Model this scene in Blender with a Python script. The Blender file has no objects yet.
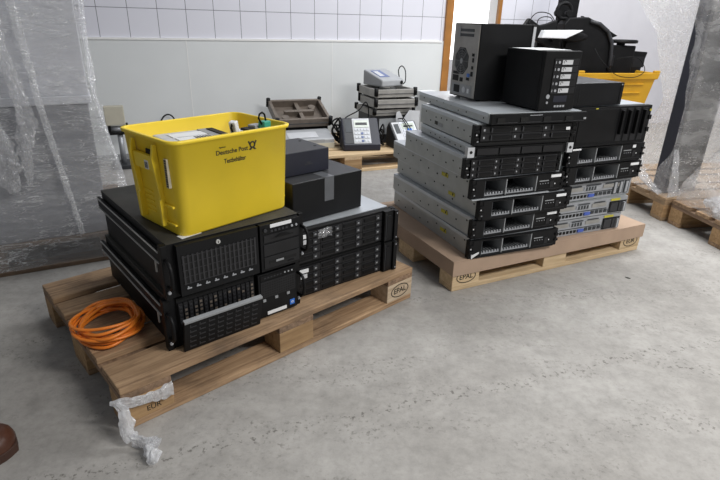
import bpy, bmesh, math, random
from mathutils import Vector, Matrix, noise
random.seed(7)
PI = math.pi
SC = bpy.context.scene
COL = SC.collection

# ------------------------------------------------------------------ camera
PITCH, ROLL, HC, FPX = .4039, .0277, 1.0991, 517.64
_f = Vector((0, math.cos(PITCH), -math.sin(PITCH)))
_u = Vector((1, 0, 0)).cross(_f)
_r = math.cos(ROLL) * Vector((1, 0, 0)) + math.sin(ROLL) * _u
_u2 = _r.cross(_f)
cd = bpy.data.cameras.new('camera')
cd.sensor_width = 36
cd.lens = FPX / 720 * 36
cd.clip_start = .02
cam = bpy.data.objects.new('camera', cd)
COL.objects.link(cam)
cam.matrix_world = Matrix(((_r.x, _u2.x, -_f.x, 0), (_r.y, _u2.y, -_f.y, 0), (_r.z, _u2.z, -_f.z, HC), (0, 0, 0, 1)))
SC.camera = cam

# ------------------------------------------------------------------ light
world = bpy.data.worlds.new('world')
SC.world = world
world.use_nodes = True
bg = world.node_tree.nodes['Background']
bg.inputs[0].default_value = (.90, .94, 1.0, 1)
bg.inputs[1].default_value = .19


def area(name, loc, target, sx, sy, power, col=(1, 1, 1)):
    l = bpy.data.lights.new(name, 'AREA')
    l.shape = 'RECTANGLE'
    l.size, l.size_y = sx, sy
    l.energy = power
    l.color = col
    o = bpy.data.objects.new(name, l)
    COL.objects.link(o)
    o.location = loc
    d = Vector(target) - Vector(loc)
    o.rotation_euler = d.to_track_quat('-Z', 'Y').to_euler()
    return o


area('ceiling_light', (3.0, -.2, 3.3), (3.0, -.15, 0), 2.6, .5, 222, (1, .985, .96))
area('ceiling_light', (1.8, 3.5, 3.3), (1.8, 3.55, 0), 3.0, .4, 118, (.97, .985, 1))
area('ceiling_light', (3.3, 4.2, 3.3), (3.3, 4.2, 0), .5, 3.0, 60, (.97, .985, 1))
SC.view_settings.view_transform = 'Standard'
SC.view_settings.look = 'None'
SC.view_settings.gamma = 1
SC.view_settings.use_curve_mapping = False
SC.view_settings.exposure = 0.0


# ------------------------------------------------------------------ materials
def nm(name):
    m = bpy.data.materials.new(name)
    m.use_nodes = True
    nt = m.node_tree
    return m, nt, nt.nodes['Principled BSDF'], nt.links.new


def node(nt, typ, **kw):
    n = nt.nodes.new(typ)
    for k, v in kw.items():
        if hasattr(n, k):
            setattr(n, k, v)
        else:
            n.inputs[k].default_value = v
    return n


def ramp(nt, stops):
    r = nt.nodes.new('ShaderNodeValToRGB')
    e = r.color_ramp.elements
    while len(e) < len(stops):
        e.new(.5)
    for i, (p, c) in enumerate(stops):
        e[i].position = p
        e[i].color = (*c, 1) if len(c) == 3 else c
    return r


def plain(name, col, rough=.5, metal=0., var=.12, scale=14., bump=0., spec=.5):
    m, nt, b, L = nm(name)
    tc = node(nt, 'ShaderNodeTexCoord')
    n = node(nt, 'ShaderNodeTexNoise', Scale=scale, Detail=5.)
    L(tc.outputs['Object'], n.inputs['Vector'])
    lo = tuple(c * (1 - var) for c in col)
    hi = tuple(min(1, c * (1 + var)) for c in col)
    r = ramp(nt, [(.3, lo), (.7, hi)])
    L(n.outputs['Fac'], r.inputs[0])
    L(r.outputs[0], b.inputs['Base Color'])
    b.inputs['Roughness'].default_value = rough
    b.inputs['Metallic'].default_value = metal
    b.inputs['Specular IOR Level'].default_value = spec
    if bump:
        n2 = node(nt, 'ShaderNodeTexNoise', Scale=scale * 12, Detail=3.)
        L(tc.outputs['Object'], n2.inputs['Vector'])
        bp = node(nt, 'ShaderNodeBump', Strength=bump, Distance=.002)
        L(n2.outputs['Fac'], bp.inputs['Height'])
        L(bp.outputs[0], b.inputs['Normal'])
    return m


def wood(name, lo, hi, dirt=(.05, .04, .035), dirt_amt=.5, axis=0):
    m, nt, b, L = nm(name)
    tc = node(nt, 'ShaderNodeTexCoord')
    oi = node(nt, 'ShaderNodeObjectInfo')
    add = node(nt, 'ShaderNodeVectorMath', operation='MULTIPLY_ADD')
    L(oi.outputs['Random'], add.inputs[0])
    add.inputs[1].default_value = (9, 7, 5)
    L(tc.outputs['Object'], add.inputs[2])
    mp = node(nt, 'ShaderNodeMapping')
    sc = [40, 40, 40]
    sc[axis] = 3.
    mp.inputs['Scale'].default_value = sc
    L(add.outputs[0], mp.inputs['Vector'])
    n = node(nt, 'ShaderNodeTexNoise', Scale=1.6, Detail=6., Distortion=.6)
    L(mp.outputs[0], n.inputs['Vector'])
    r = ramp(nt, [(.28, lo), (.72, hi)])
    L(n.outputs['Fac'], r.inputs[0])
    n2 = node(nt, 'ShaderNodeTexNoise', Scale=5., Detail=6., Roughness=.65)
    L(add.outputs[0], n2.inputs['Vector'])
    r2 = ramp(nt, [(.5, (0, 0, 0)), (.75, (dirt_amt,) * 3)])
    L(n2.outputs['Fac'], r2.inputs[0])
    mx = node(nt, 'ShaderNodeMix', data_type='RGBA')
    L(r2.outputs[0], mx.inputs[0])
    L(r.outputs[0], mx.inputs[6])
    mx.inputs[7].default_value = (*dirt, 1)
    hs = node(nt, 'ShaderNodeHueSaturation')
    mr = node(nt, 'ShaderNodeMapRange')
    mr.inputs[3].default_value = .82
    mr.inputs[4].default_value = 1.15
    L(oi.outputs['Random'], mr.inputs[0])
    L(mr.outputs[0], hs.inputs['Value'])
    L(mx.outputs[2], hs.inputs['Color'])
    L(hs.outputs[0], b.inputs['Base Color'])
    b.inputs['Roughness'].default_value = .8
    bp = node(nt, 'ShaderNodeBump', Strength=.35, Distance=.003)
    L(n.outputs['Fac'], bp.inputs['Height'])
    L(bp.outputs[0], b.inputs['Normal'])
    return m


def film(name, lo=.10, hi=.5, tint=(.80, .81, .83), streak=(2, 2, 14), cover=.35, rough=.2, glint=.8, rot=(.2, .35, .1), width=.012):
    """stretch film: mostly clear, milky where it is layered, glints painted in as fine white creases"""
    m, nt, b, L = nm(name)
    nt.nodes.remove(b)
    out = nt.nodes['Material Output']
    tc = node(nt, 'ShaderNodeTexCoord')
    mp = node(nt, 'ShaderNodeMapping')
    mp.inputs['Scale'].default_value = streak
    mp.inputs['Rotation'].default_value = rot
    L(tc.outputs['Object'], mp.inputs['Vector'])
    n = node(nt, 'ShaderNodeTexNoise', Scale=1.6, Detail=6., Roughness=.6, Distortion=.6)
    L(mp.outputs[0], n.inputs['Vector'])
    r = ramp(nt, [(.35, (lo,) * 3), (.75, (hi,) * 3)])
    L(n.outputs['Fac'], r.inputs[0])
    # glints painted on creases: thin ridges of a stretched noise, broken up by another
    mp2 = node(nt, 'ShaderNodeMapping')
    mp2.inputs['Scale'].default_value = tuple(3.2 * q for q in streak)
    mp2.inputs['Rotation'].default_value = (rot[0] + .25, rot[1] + .3, rot[2])
    L(tc.outputs['Object'], mp2.inputs['Vector'])
    w = node(nt, 'ShaderNodeTexNoise', Scale=1.3, Detail=3., Distortion=.9)
    L(mp2.outputs[0], w.inputs['Vector'])
    rw = ramp(nt, [(.5 - width, (0, 0, 0)), (.5, (1, 1, 1)), (.5 + width, (0, 0, 0))])
    L(w.outputs['Fac'], rw.inputs[0])
    k = node(nt, 'ShaderNodeTexNoise', Scale=7., Detail=3.)
    L(tc.outputs['Object'], k.inputs['Vector'])
    rk = ramp(nt, [(.47, (0, 0, 0)), (.63, (glint,) * 3)])
    L(k.outputs['Fac'], rk.inputs[0])
    mu = node(nt, 'ShaderNodeMath', operation='MULTIPLY')
    L(rw.outputs[0], mu.inputs[0])
    L(rk.outputs[0], mu.inputs[1])
    fac = node(nt, 'ShaderNodeMath', operation='ADD')
    fac.use_clamp = True
    L(r.outputs[0], fac.inputs[0])
    L(mu.outputs[0], fac.inputs[1])
    bp = node(nt, 'ShaderNodeBump', Strength=.9, Distance=.02)
    ad = node(nt, 'ShaderNodeMath', operation='ADD')
    L(n.outputs['Fac'], ad.inputs[0])
    L(w.outputs['Fac'], ad.inputs[1])
    L(ad.outputs[0], bp.inputs['Height'])
    gl = node(nt, 'ShaderNodeBsdfGlossy', Roughness=rough)
    L(bp.outputs[0], gl.inputs['Normal'])
    df = node(nt, 'ShaderNodeBsdfDiffuse')
    df.inputs[0].default_value = (*tint, 1)
    tl = node(nt, 'ShaderNodeBsdfTranslucent')
    tl.inputs[0].default_value = (*tint, 1)
    m1 = node(nt, 'ShaderNodeMixShader')
    m1.inputs[0].default_value = .4
    L(df.outputs[0], m1.inputs[1])
    L(tl.outputs[0], m1.inputs[2])
    m2 = node(nt, 'ShaderNodeMixShader')
    m2.inputs[0].default_value = cover
    L(m1.outputs[0], m2.inputs[1])
    L(gl.outputs[0], m2.inputs[2])
    tr = node(nt, 'ShaderNodeBsdfTransparent')
    tr.inputs[0].default_value = (.985, .985, .985, 1)
    m3 = node(nt, 'ShaderNodeMixShader')
    L(fac.outputs[0], m3.inputs[0])
    L(tr.outputs[0], m3.inputs[1])
    L(m2.outputs[0], m3.inputs[2])
    L(m3.outputs[0], out.inputs['Surface'])
    return m


def mat_floor():
    m, nt, b, L = nm('concrete')
    tc = node(nt, 'ShaderNodeTexCoord')
    n = node(nt, 'ShaderNodeTexNoise', Scale=1.7, Detail=8., Roughness=.62)
    L(tc.outputs['Object'], n.inputs['Vector'])
    r = ramp(nt, [(.3, (.300, .285, .268)), (.5, (.360, .345, .328)), (.72, (.402, .388, .371))])
    L(n.outputs['Fac'], r.inputs[0])
    # cement haze patches
    n4 = node(nt, 'ShaderNodeTexNoise', Scale=9., Detail=6., Roughness=.7)
    L(tc.outputs['Object'], n4.inputs['Vector'])
    r4 = ramp(nt, [(.32, (.80, .80, .79)), (.7, (1.08, 1.08, 1.07))])
    L(n4.outputs['Fac'], r4.inputs[0])
    n5 = node(nt, 'ShaderNodeTexNoise', Scale=34., Detail=7., Roughness=.75)
    L(tc.outputs['Object'], n5.inputs['Vector'])
    r5 = ramp(nt, [(.33, (.86, .86, .86)), (.5, (1, 1, 1)), (.68, (1.08, 1.08, 1.08))])
    L(n5.outputs['Fac'], r5.inputs[0])
    m45 = node(nt, 'ShaderNodeMix', data_type='RGBA', blend_type='MULTIPLY')
    m45.inputs[0].default_value = 1
    L(r4.outputs[0], m45.inputs[6])
    L(r5.outputs[0], m45.inputs[7])
    mu = node(nt, 'ShaderNodeMix', data_type='RGBA', blend_type='MULTIPLY')
    mu.inputs[0].default_value = 1
    L(r.outputs[0], mu.inputs[6])
    L(m45.outputs[2], mu.inputs[7])
    # dark pitted specks gathered in patches
    n2 = node(nt, 'ShaderNodeTexNoise', Scale=62., Detail=4., Roughness=.65)
    L(tc.outputs['Object'], n2.inputs['Vector'])
    r2 = ramp(nt, [(.555, (0, 0, 0)), (.625, (1, 1, 1))])
    L(n2.outputs['Fac'], r2.inputs[0])
    m3 = node(nt, 'ShaderNodeMapping')
    m3.inputs['Rotation'].default_value = (0, 0, -.42)
    m3.inputs['Scale'].default_value = (1.1, 3.6, 1)
    m3.inputs['Location'].default_value = (.35, .2, 0)
    L(tc.outputs['Object'], m3.inputs['Vector'])
    n3 = node(nt, 'ShaderNodeTexNoise', Scale=1.5, Detail=6., Roughness=.72, Distortion=.5)
    L(m3.outputs[0], n3.inputs['Vector'])
    r3 = ramp(nt, [(.49, (.05, .05, .05)), (.66, (1, 1, 1))])
    L(n3.outputs['Fac'], r3.inputs[0])
    # a worn line of pits running across the floor
    dt = node(nt, 'ShaderNodeVectorMath', operation='DOT_PRODUCT')
    L(tc.outputs['Object'], dt.inputs[0])
    dt.inputs[1].default_value = (-0.3219, 0.9468, 0)
    wob = node(nt, 'ShaderNodeTexNoise', Scale=2.5, Detail=6., Roughness=.75)
    L(tc.outputs['Object'], wob.inputs['Vector'])
    w1 = node(nt, 'ShaderNodeMath', operation='MULTIPLY_ADD')
    L(wob.outputs['Fac'], w1.inputs[0])
    w1.inputs[1].default_value = .16
    L(dt.outputs['Value'], w1.inputs[2])
    w2 = node(nt, 'ShaderNodeMath', operation='SUBTRACT')
    L(w1.outputs[0], w2.inputs[0])
    w2.inputs[1].default_value = 1.2407
    w3 = node(nt, 'ShaderNodeMath', operation='ABSOLUTE')
    L(w2.outputs[0], w3.inputs[0])
    rl_ = ramp(nt, [(.008, (1.0, 1.0, 1.0)), (.034, (0, 0, 0))])
    L(w3.outputs[0], rl_.inputs[0])
    mxl = node(nt, 'ShaderNodeMath', operation='MAXIMUM')
    L(rl_.outputs[0], mxl.inputs[0])
    L(r3.outputs[0], mxl.inputs[1])
    k = node(nt, 'ShaderNodeMath', operation='MULTIPLY')
    L(r2.outputs[0], k.inputs[0])
    L(mxl.outputs[0], k.inputs[1])
    k2 = node(nt, 'ShaderNodeMath', operation='MULTIPLY')
    L(k.outputs[0], k2.inputs[0])
    k2.inputs[1].default_value = .8
    mx = node(nt, 'ShaderNodeMix', data_type='RGBA')
    L(k2.outputs[0], mx.inputs[0])
    L(mu.outputs[2], mx.inputs[6])
    mx.inputs[7].default_value = (.11, .10, .09, 1)
    L(mx.outputs[2], b.inputs['Base Color'])
    b.inputs['Roughness'].default_value = .72
    b.inputs['Specular IOR Level'].default_value = .3
    bp = node(nt, 'ShaderNodeBump', Strength=.15, Distance=.004)
    L(n4.outputs['Fac'], bp.inputs['Height'])
    L(bp.outputs[0], b.inputs['Normal'])
    return m


def mat_tiles():
    m, nt, b, L = nm('wall_tiles')
    tc = node(nt, 'ShaderNodeTexCoord')
    mp = node(nt, 'ShaderNodeMapping')
    mp.inputs['Rotation'].default_value = (PI / 2, 0, 0)
    L(tc.outputs['Object'], mp.inputs['Vector'])
    br = node(nt, 'ShaderNodeTexBrick')
    br.offset = 0
    br.squash = 1
    for k, v in {'Scale': 1., 'Mortar Size': .0022, 'Mortar Smooth': .1, 'Bias': 0., 'Brick Width': .208, 'Row Height': .208}.items():
        br.inputs[k].default_value = v
    br.inputs['Color1'].default_value = (.76, .76, .83, 1)
    br.inputs['Color2'].default_value = (.73, .73, .80, 1)
    br.inputs['Mortar'].default_value = (.17, .17, .20, 1)
    cb = node(nt, 'ShaderNodeSeparateXYZ')
    L(tc.outputs['Object'], cb.inputs[0])
    co = node(nt, 'ShaderNodeCombineXYZ')
    L(cb.outputs[0], co.inputs[0])
    L(cb.outputs[2], co.inputs[1])
    L(co.outputs[0], br.inputs['Vector'])
    L(br.outputs['Color'], b.inputs['Base Color'])
    b.inputs['Roughness'].default_value = .28
    return m


def mat_corrugated():
    return plain('brown_cardboard', (.40, .285, .205), .85, var=.07, scale=9, bump=.08)


M = dict(
    floor=mat_floor(), tiles=mat_tiles(),
    plaster=plain('plaster', (.68, .67, .71), .75, var=.05, scale=3, bump=.1),
    wains=plain('wall_panel', (.70, .72, .725), .5, var=.035, scale=2),
    litedge_seam=plain('lit_edge_and_seam', (.84, .84, .83), .5, var=.04),  # paler than the panels: their lit top edge put into the colour, also seams
    jamb=plain('brown_jamb', (.36, .155, .035), .45, var=.2, scale=6),
    white=plain('white_paint', (.82, .82, .82), .6, var=.03),
    oldwood=wood('old_wood', (.19, .112, .058), (.49, .325, .19), dirt_amt=.6),
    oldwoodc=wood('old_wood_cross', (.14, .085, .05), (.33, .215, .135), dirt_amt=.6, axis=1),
    block=wood('pressed_block', (.28, .165, .075), (.48, .31, .155), dirt_amt=.3),
    paleblock=wood('pale_block', (.36, .27, .18), (.56, .44, .31), dirt_amt=.15),
    midwood=wood('mid_wood', (.25, .165, .095), (.46, .32, .19), dirt_amt=.35),
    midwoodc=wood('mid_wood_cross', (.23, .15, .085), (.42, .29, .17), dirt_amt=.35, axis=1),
    darkshadewood=wood('dark_shaded_wood', (.085, .055, .035), (.22, .15, .10), dirt_amt=.5),  # dark brown wood, with the shade on this pallet put into the colour
    newwood=wood('new_wood', (.48, .34, .19), (.70, .53, .33), dirt_amt=.12),
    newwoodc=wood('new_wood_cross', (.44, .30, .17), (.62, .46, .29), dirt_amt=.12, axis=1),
    black=plain('black_plastic', (.007, .007, .0075), .5, spec=.2, var=.25),
    blackm=plain('black_steel', (.0075, .0077, .0085), .5, spec=.2, var=.25, scale=7, bump=.04),
    greyblack=plain('dark_grey_steel', (.026, .027, .031), .5, var=.18, scale=7),
    drive=plain('drive_plastic', (.012, .012, .0135), .45, spec=.35, var=.2),
    hole=plain('dark_hole', (.003, .003, .003), .8, var=.1),
    cage=plain('drive_cage_steel', (.045, .05, .055), .5, metal=.3, var=.2),
    comb=plain('backplane_comb', (.36, .37, .39), .5, var=.1),
    steel=plain('galvanised_steel', (.40, .415, .405), .42, metal=.35, var=.07, scale=18),
    lid=plain('galvanised_lid', (.50, .53, .56), .35, metal=.45, var=.05, scale=9),
    rail=plain('rail_steel', (.50, .50, .48), .4, metal=.1, var=.15),
    silver=plain('silver_panel', (.38, .395, .42), .38, metal=.4, var=.1),
    grey=plain('grey_plastic', (.30, .31, .32), .5, var=.08),
    lgrey=plain('light_grey_plastic', (.55, .56, .58), .5, var=.06),
    devgrey=plain('device_grey', (.36, .37, .385), .45, var=.06),
    beige=plain('beige_plastic', (.52, .49, .40), .6, var=.06),
    sticker=plain('white_sticker', (.78, .79, .80), .6, var=.04),
    paper_old=plain('worn_paper', (.42, .38, .28), .7, var=.15, scale=60),
    ystick=plain('yellow_sticker', (.52, .46, .04), .6, var=.12),
    blue=plain('blue_plastic', (.03, .16, .60), .45, var=.1),
    vga=plain('vga_blue', (.06, .11, .42), .45, var=.1),
    green=plain('green_plastic', (.05, .36, .26), .45, var=.1),
    yellow=plain('crate_yellow', (.90, .66, .035), .42, var=.06, scale=6, bump=.03),
    ochre=plain('bin_yellow', (.62, .33, .015), .5, var=.08, scale=6),
    print=plain('black_print', (.022, .02, .012), .6, var=.1),
    orange=plain('orange_cable', (.76, .21, .022), .42, var=.12, scale=20),
    leather=plain('brown_leather', (.085, .032, .018), .42, var=.25, scale=20, bump=.15),
    sole=plain('dark_sole', (.05, .022, .014), .65, var=.2),
    card=mat_corrugated(),
    wrapgrey=plain('wrapped_grey_board', (.62, .63, .68), .65, var=.06, scale=3),
    wrapdark=plain('wrapped_dark_board', (.23, .235, .26), .65, var=.08, scale=3),
    dusty=plain('dusty_black_steel', (.048, .046, .040), .6, var=.3, scale=9, spec=.25),
    bars=plain('grille_bars', (.022, .022, .025), .45, var=.1),
    navy=plain('navy_panel', (.012, .0135, .026), .5, var=.2, scale=5),
    bronze=plain('brown_frame_metal', (.17, .14, .115), .45, metal=.3, var=.2),
    scale=plain('scale_steel', (.33, .32, .30), .45, metal=.3, var=.15),
    lcd=plain('lcd', (.50, .55, .48), .3, var=.05),
    key=plain('key_white', (.62, .64, .68), .5, var=.05),
    keyblue=plain('key_blue', (.12, .16, .32), .5, var=.1),
    tape=plain('grey_tape', (.10, .105, .115), .3, var=.1),
    film=film('stretch_film', .20, .44, (.92, .93, .95), streak=(3, 3, 16), width=.024, glint=1.2, cover=.3),
    filmthin=film('thin_film', .20, .48, (.90, .89, .88), streak=(3, 5, 9), rot=(.5, .5, .1), cover=.18),
    filmfold=film('film_fold', .16, .60, (.90, .91, .94), streak=(22, 22, 5), cover=.45, rough=.14, width=.02),
    filmknot=film('knotted_film', .38, .92, (.92, .93, .96), streak=(26, 26, 9), cover=.35, rough=.12, width=.03),
    filmdense=film('bunched_film', .40, .85, (.90, .91, .94), streak=(14, 14, 5), cover=.4, rough=.12),
    filmwhite=film('twisted_film', .70, .97, (.93, .93, .95), streak=(30, 30, 30), cover=.15, rough=.25),
)
gm, gnt, gb, gL = nm('daylight_window')
gb.inputs['Emission Color'].default_value = (1, 1, 1, 1)
gb.inputs['Emission Strength'].default_value = 2.2
M['daylight'] = gm


# ------------------------------------------------------------------ mesh helpers
class MB:
    def __init__(self):
        self.bm = bmesh.new()
        self.mats = []
        self.X = Matrix.Identity(4)

    def mi(self, m):
        if m not in self.mats:
            self.mats.append(m)
        return self.mats.index(m)

    def faces(self, verts, polys, m, smooth=False):
        i = self.mi(m)
        vs = [self.bm.verts.new(self.X @ Vector(v)) for v in verts]
        for p in polys:
            try:
                f = self.bm.faces.new([vs[k] for k in p])
                f.material_index = i
                f.smooth = smooth
            except ValueError:
                pass
        return vs

    def box(self, x0, x1, y0, y1, z0, z1, m):
        v = [(x, y, z) for z in (z0, z1) for y in (y0, y1) for x in (x0, x1)]
        self.faces(v, [(0, 2, 3, 1), (4, 5, 7, 6), (0, 1, 5, 4), (2, 6, 7, 3), (0, 4, 6, 2), (1, 3, 7, 5)], m)
        return self

    def prism(self, poly, y0, y1, m, ax='y'):
        """poly = [(a,b)], extruded along ax: y -> (a,y,b); x -> (x,a,b); z -> (a,b,z)"""
        mk = {'y': lambda a, b, t: (a, t, b), 'x': lambda a, b, t: (t, a, b), 'z': lambda a, b, t: (a, b, t)}[ax]
        n = len(poly)
        v = [mk(a, b, y0) for a, b in poly] + [mk(a, b, y1) for a, b in poly]
        f = [tuple(range(n)), tuple(range(2 * n - 1, n - 1, -1))]
        f += [((i + 1) % n, i, n + i, n + (i + 1) % n) for i in range(n)]
        self.faces(v, f, m)
        return self

    def cyl(self, p0, p1, r, m, seg=14, r1=None, smooth=True):
        p0, p1 = Vector(p0), Vector(p1)
        d = (p1 - p0).normalized()
        a = d.orthogonal().normalized()
        b = d.cross(a)
        r1 = r if r1 is None else r1
        v = []
        for p, q in ((p0, r), (p1, r1)):
            v += [p + q * (math.cos(t) * a + math.sin(t) * b) for t in [2 * PI * k / seg for k in range(seg)]]
        i = self.mi(m)
        vs = [self.bm.verts.new(self.X @ x) for x in v]
        for k in range(seg):
            f = self.bm.faces.new((vs[k], vs[(k + 1) % seg], vs[seg + (k + 1) % seg], vs[seg + k]))
            f.material_index = i
            f.smooth = smooth
        for f in (self.bm.faces.new(vs[:seg][::-1]), self.bm.faces.new(vs[seg:])):
            f.material_index = i
        return self

    def tube(self, pts, r, m, seg=8, closed=False):
        pts = [Vector(p) for p in pts]
        n = len(pts)
        rr = r if isinstance(r, (list, tuple)) else [r] * n
        rings = []
        up = Vector((0, 0, 1))
        prev = None
        for k in range(n):
            if closed:
                d = (pts[(k + 1) % n] - pts[k - 1])
            else:
                d = pts[min(k + 1, n - 1)] - pts[max(k - 1, 0)]
            d = d.normalized() if d.length > 1e-9 else Vector((0, 0, 1))
            if prev is None:
                a = d.orthogonal().normalized()
            else:
                a = (prev - d * prev.dot(d))
                a = a.normalized() if a.length > 1e-6 else d.orthogonal().normalized()
            prev = a
            b = d.cross(a)
            rings.append([pts[k] + rr[k] * (math.cos(t) * a + math.sin(t) * b) for t in [2 * PI * j / seg for j in range(seg)]])
        v = [p for ring in rings for p in ring]
        f = []
        for k in range(n if closed else n - 1):
            q = (k + 1) % n
            for j in range(seg):
                f.append((k * seg + j, k * seg + (j + 1) % seg, q * seg + (j + 1) % seg, q * seg + j))
        if not closed:
            f.append(tuple(range(seg))[::-1])
            f.append(tuple((n - 1) * seg + j for j in range(seg)))
        self.faces(v, f, m, True)
        return self

    def loft(self, rings, m, closed=True, smooth=True, caps=False):
        n = len(rings[0])
        v = [p for r in rings for p in r]
        f = []
        for k in range(len(rings) - 1):
            for j in range(n if closed else n - 1):
                f.append((k * n + j, k * n + (j + 1) % n, (k + 1) * n + (j + 1) % n, (k + 1) * n + j))
        if caps:
            f.append(tuple(range(n))[::-1])
            f.append(tuple((len(rings) - 1) * n + j for j in range(n)))
        self.faces(v, f, m, smooth)
        return self

    def done(self, name, parent=None, loc=(0, 0, 0), rot=(0, 0, 0), bevel=0, seg=2, weld=False):
        if weld:
            bmesh.ops.remove_doubles(self.bm, verts=self.bm.verts, dist=1e-5)
        bmesh.ops.recalc_face_normals(self.bm, faces=self.bm.faces)
        me = bpy.data.meshes.new(name)
        self.bm.to_mesh(me)
        self.bm.free()
        for m in self.mats:
            me.materials.append(m)
        o = bpy.data.objects.new(name, me)
        COL.objects.link(o)
        if parent:
            o.parent = parent
        o.location = loc
        o.rotation_euler = rot
        if bevel:
            b = o.modifiers.new('bevel', 'BEVEL')
            b.width = bevel
            b.segments = seg
            b.limit_method = 'ANGLE'
            b.angle_limit = .9
            b.harden_normals = False
        return o


def tag(o, label, cat, group=None, kind=None):
    if label:
        o['label'] = label
    if cat:
        o['category'] = cat
    if group:
        o['group'] = group
    if kind:
        o['kind'] = kind
    return o


def thing(name, label, cat, loc, rz=0., group=None):
    o = bpy.data.objects.new(name, None)
    o.empty_display_size = .05
    COL.objects.link(o)
    o.location = loc
    o.rotation_euler = (0, 0, rz)
    return tag(o, label, cat, group)


def struct(o):
    o['kind'] = 'structure'
    return o


def text(name, s, size, parent, loc, rot, m, depth=.0006, shear=0., sx=1., bold=0.):
    cu = bpy.data.curves.new(name, 'FONT')
    cu.body = s
    cu.size = size
    cu.extrude = depth
    cu.shear = shear
    cu.offset = bold
    cu.align_x = 'CENTER'
    cu.align_y = 'CENTER'
    t = bpy.data.objects.new(name + '_curve', cu)
    COL.objects.link(t)
    bpy.context.view_layer.update()
    me = bpy.data.meshes.new_from_object(t.evaluated_get(bpy.context.evaluated_depsgraph_get()))
    bpy.data.objects.remove(t)
    bpy.data.curves.remove(cu)
    me.materials.clear()
    me.materials.append(m)
    o = bpy.data.objects.new(name, me)
    COL.objects.link(o)
    o.parent = parent
    o.location = loc
    o.rotation_euler = rot
    o.scale = (sx, 1, 1)
    return o


def frame(x, y, yaw):
    c, s = math.cos(yaw), math.sin(yaw)
    return lambda a, b, z=0.: (x + a * c - b * s, y + a * s + b * c, z)


LP_YAW, RP_YAW, W_YAW = .7540, .4588, .4168
LP = frame(-.6500, 1.1362, LP_YAW)       # left pallet: a along its front, b to the back
RP = frame(.4090, 2.0159, RP_YAW)        # right pallet
PP = frame(-1.8771, 3.9123, W_YAW)       # rear pallet by the wall
WX, WY = -1.8771 * 1.04, 3.9123 * 1.04   # wall origin, one tile joint
WP = frame(WX, WY, W_YAW)
PZ = .144

# ------------------------------------------------------------------ room
fl = MB().box(-5, 6, -3, 9, -.1, 0, M['floor']).done('floor')
struct(fl)
ZC = .9223
DOOR0, DOOR1 = 3.005, 3.53


def wall_piece(name, a0, a1, z0, z1, m, b0=0., b1=.15):
    # object origin on a tile joint so that the tile grid is carried by object coordinates
    o = MB().box(a0, a1, b0, b1, z0 - ZC, z1 - ZC, m).done(name, None, (WX, WY, ZC), (0, 0, W_YAW))
    return struct(o)


wall_piece('wall_back', -3.2, 2.945, 0, ZC, M['wains'])
wall_piece('wall_back_tiles', -3.2, 2.945, ZC, 3.4, M['tiles'], .012)
wall_piece('wall_back_right', DOOR1 + .035, 4.36, 0, 3.4, M['tiles'], .012)
wall_piece('wall_back_far', 4.36, 8.5, 0, 3.4, M['plaster'], .004)
wall_piece('wall_back_lintel', 2.93, DOOR1 + .035, 2.15, 3.4, M['tiles'], .012)
wall_piece('trim_1', -3.2, 2.93, ZC - .012, ZC + .003, M['litedge_seam'], -.006, .012)  # pale strip painted for the light on the panels' top edge
for k, a in enumerate((-.613, .603, 1.819)):
    wall_piece('trim_%d' % (k + 2), a - .0025, a + .0025, .05, ZC - .012, M['litedge_seam'], -.0015, .002)
wall_piece('baseboard_back', -3.2, 2.93, 0, .05, M['grey'], -.008, 0)
wall_piece('door_1', 2.945, 3.02, 0, 2.15, M['jamb'], -.014, .05)
wall_piece('wall_back_reveal', 2.93, 3.0, 0, 2.15, M['wains'], .05, .15)
wall_piece('trim_6', DOOR1, DOOR1 + .035, 0, 2.15, M['jamb'], -.014, .02)
wall_piece('wall_reveal_right', DOOR1 + .002, DOOR1 + .034, 0, 2.15, M['white'], .021, .15)
wall_piece('wall_passage_right', 5.6, 5.75, 0, 3.0, M['white'], .16, 2.0)
wall_piece('wall_passage_left', 2.45, 2.6, 0, 3.0, M['white'], .16, 2.0)
wall_piece('wall_passage_back', 2.6, 5.6, 0, .62, M['white'], 1.85, 2.0)
w1 = wall_piece('window_1', 2.6, 5.6, .62, 3.0, M['daylight'], 1.85, 1.9)
wall_piece('wall_right', 8.5, 8.65, 0, 3.4, M['plaster'], -7, .15)


# ------------------------------------------------------------------ pallets
def pallet(label, loc, yaw, mats, group=None, stamps=(), L=1.2, D=.8):
    mb_, mc_, ml_ = mats
    r = thing('pallet', label, 'pallet', loc, yaw, group)
    ws = [.145, .100, .145, .100, .145]
    gap = (D - sum(ws)) / 4
    y = 0
    for w in ws:
        MB().box(0, L, -w / 2, w / 2, 0, .022, mb_).done('top_board', r, (0, y + w / 2, .122), bevel=.003)
        y += w + gap
    for x, w in ((0, .145), (L / 2 - .0725, .145), (L - .145, .145)):
        MB().box(0, w, 0, D, 0, .022, mc_).done('cross_board', r, (x, 0, .100), bevel=.002)
    blocks = {}
    for j, (y, d) in enumerate(((0, .1), (D / 2 - .0725, .145), (D - .1, .1))):
        for i, x in enumerate((0, L / 2 - .0725, L - .145)):
            blocks[i, j] = MB().box(0, .145, 0, d, 0, .078, ml_ if (i, j) not in stamps else stamps[i, j]).done('block', r, (x, y, .022), bevel=.002)
        MB().box(0, L, 0, .1 if j != 1 else .145, 0, .022, mb_).done('bottom_board', r, (0, y, 0), bevel=.003)
    return r, blocks


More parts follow.
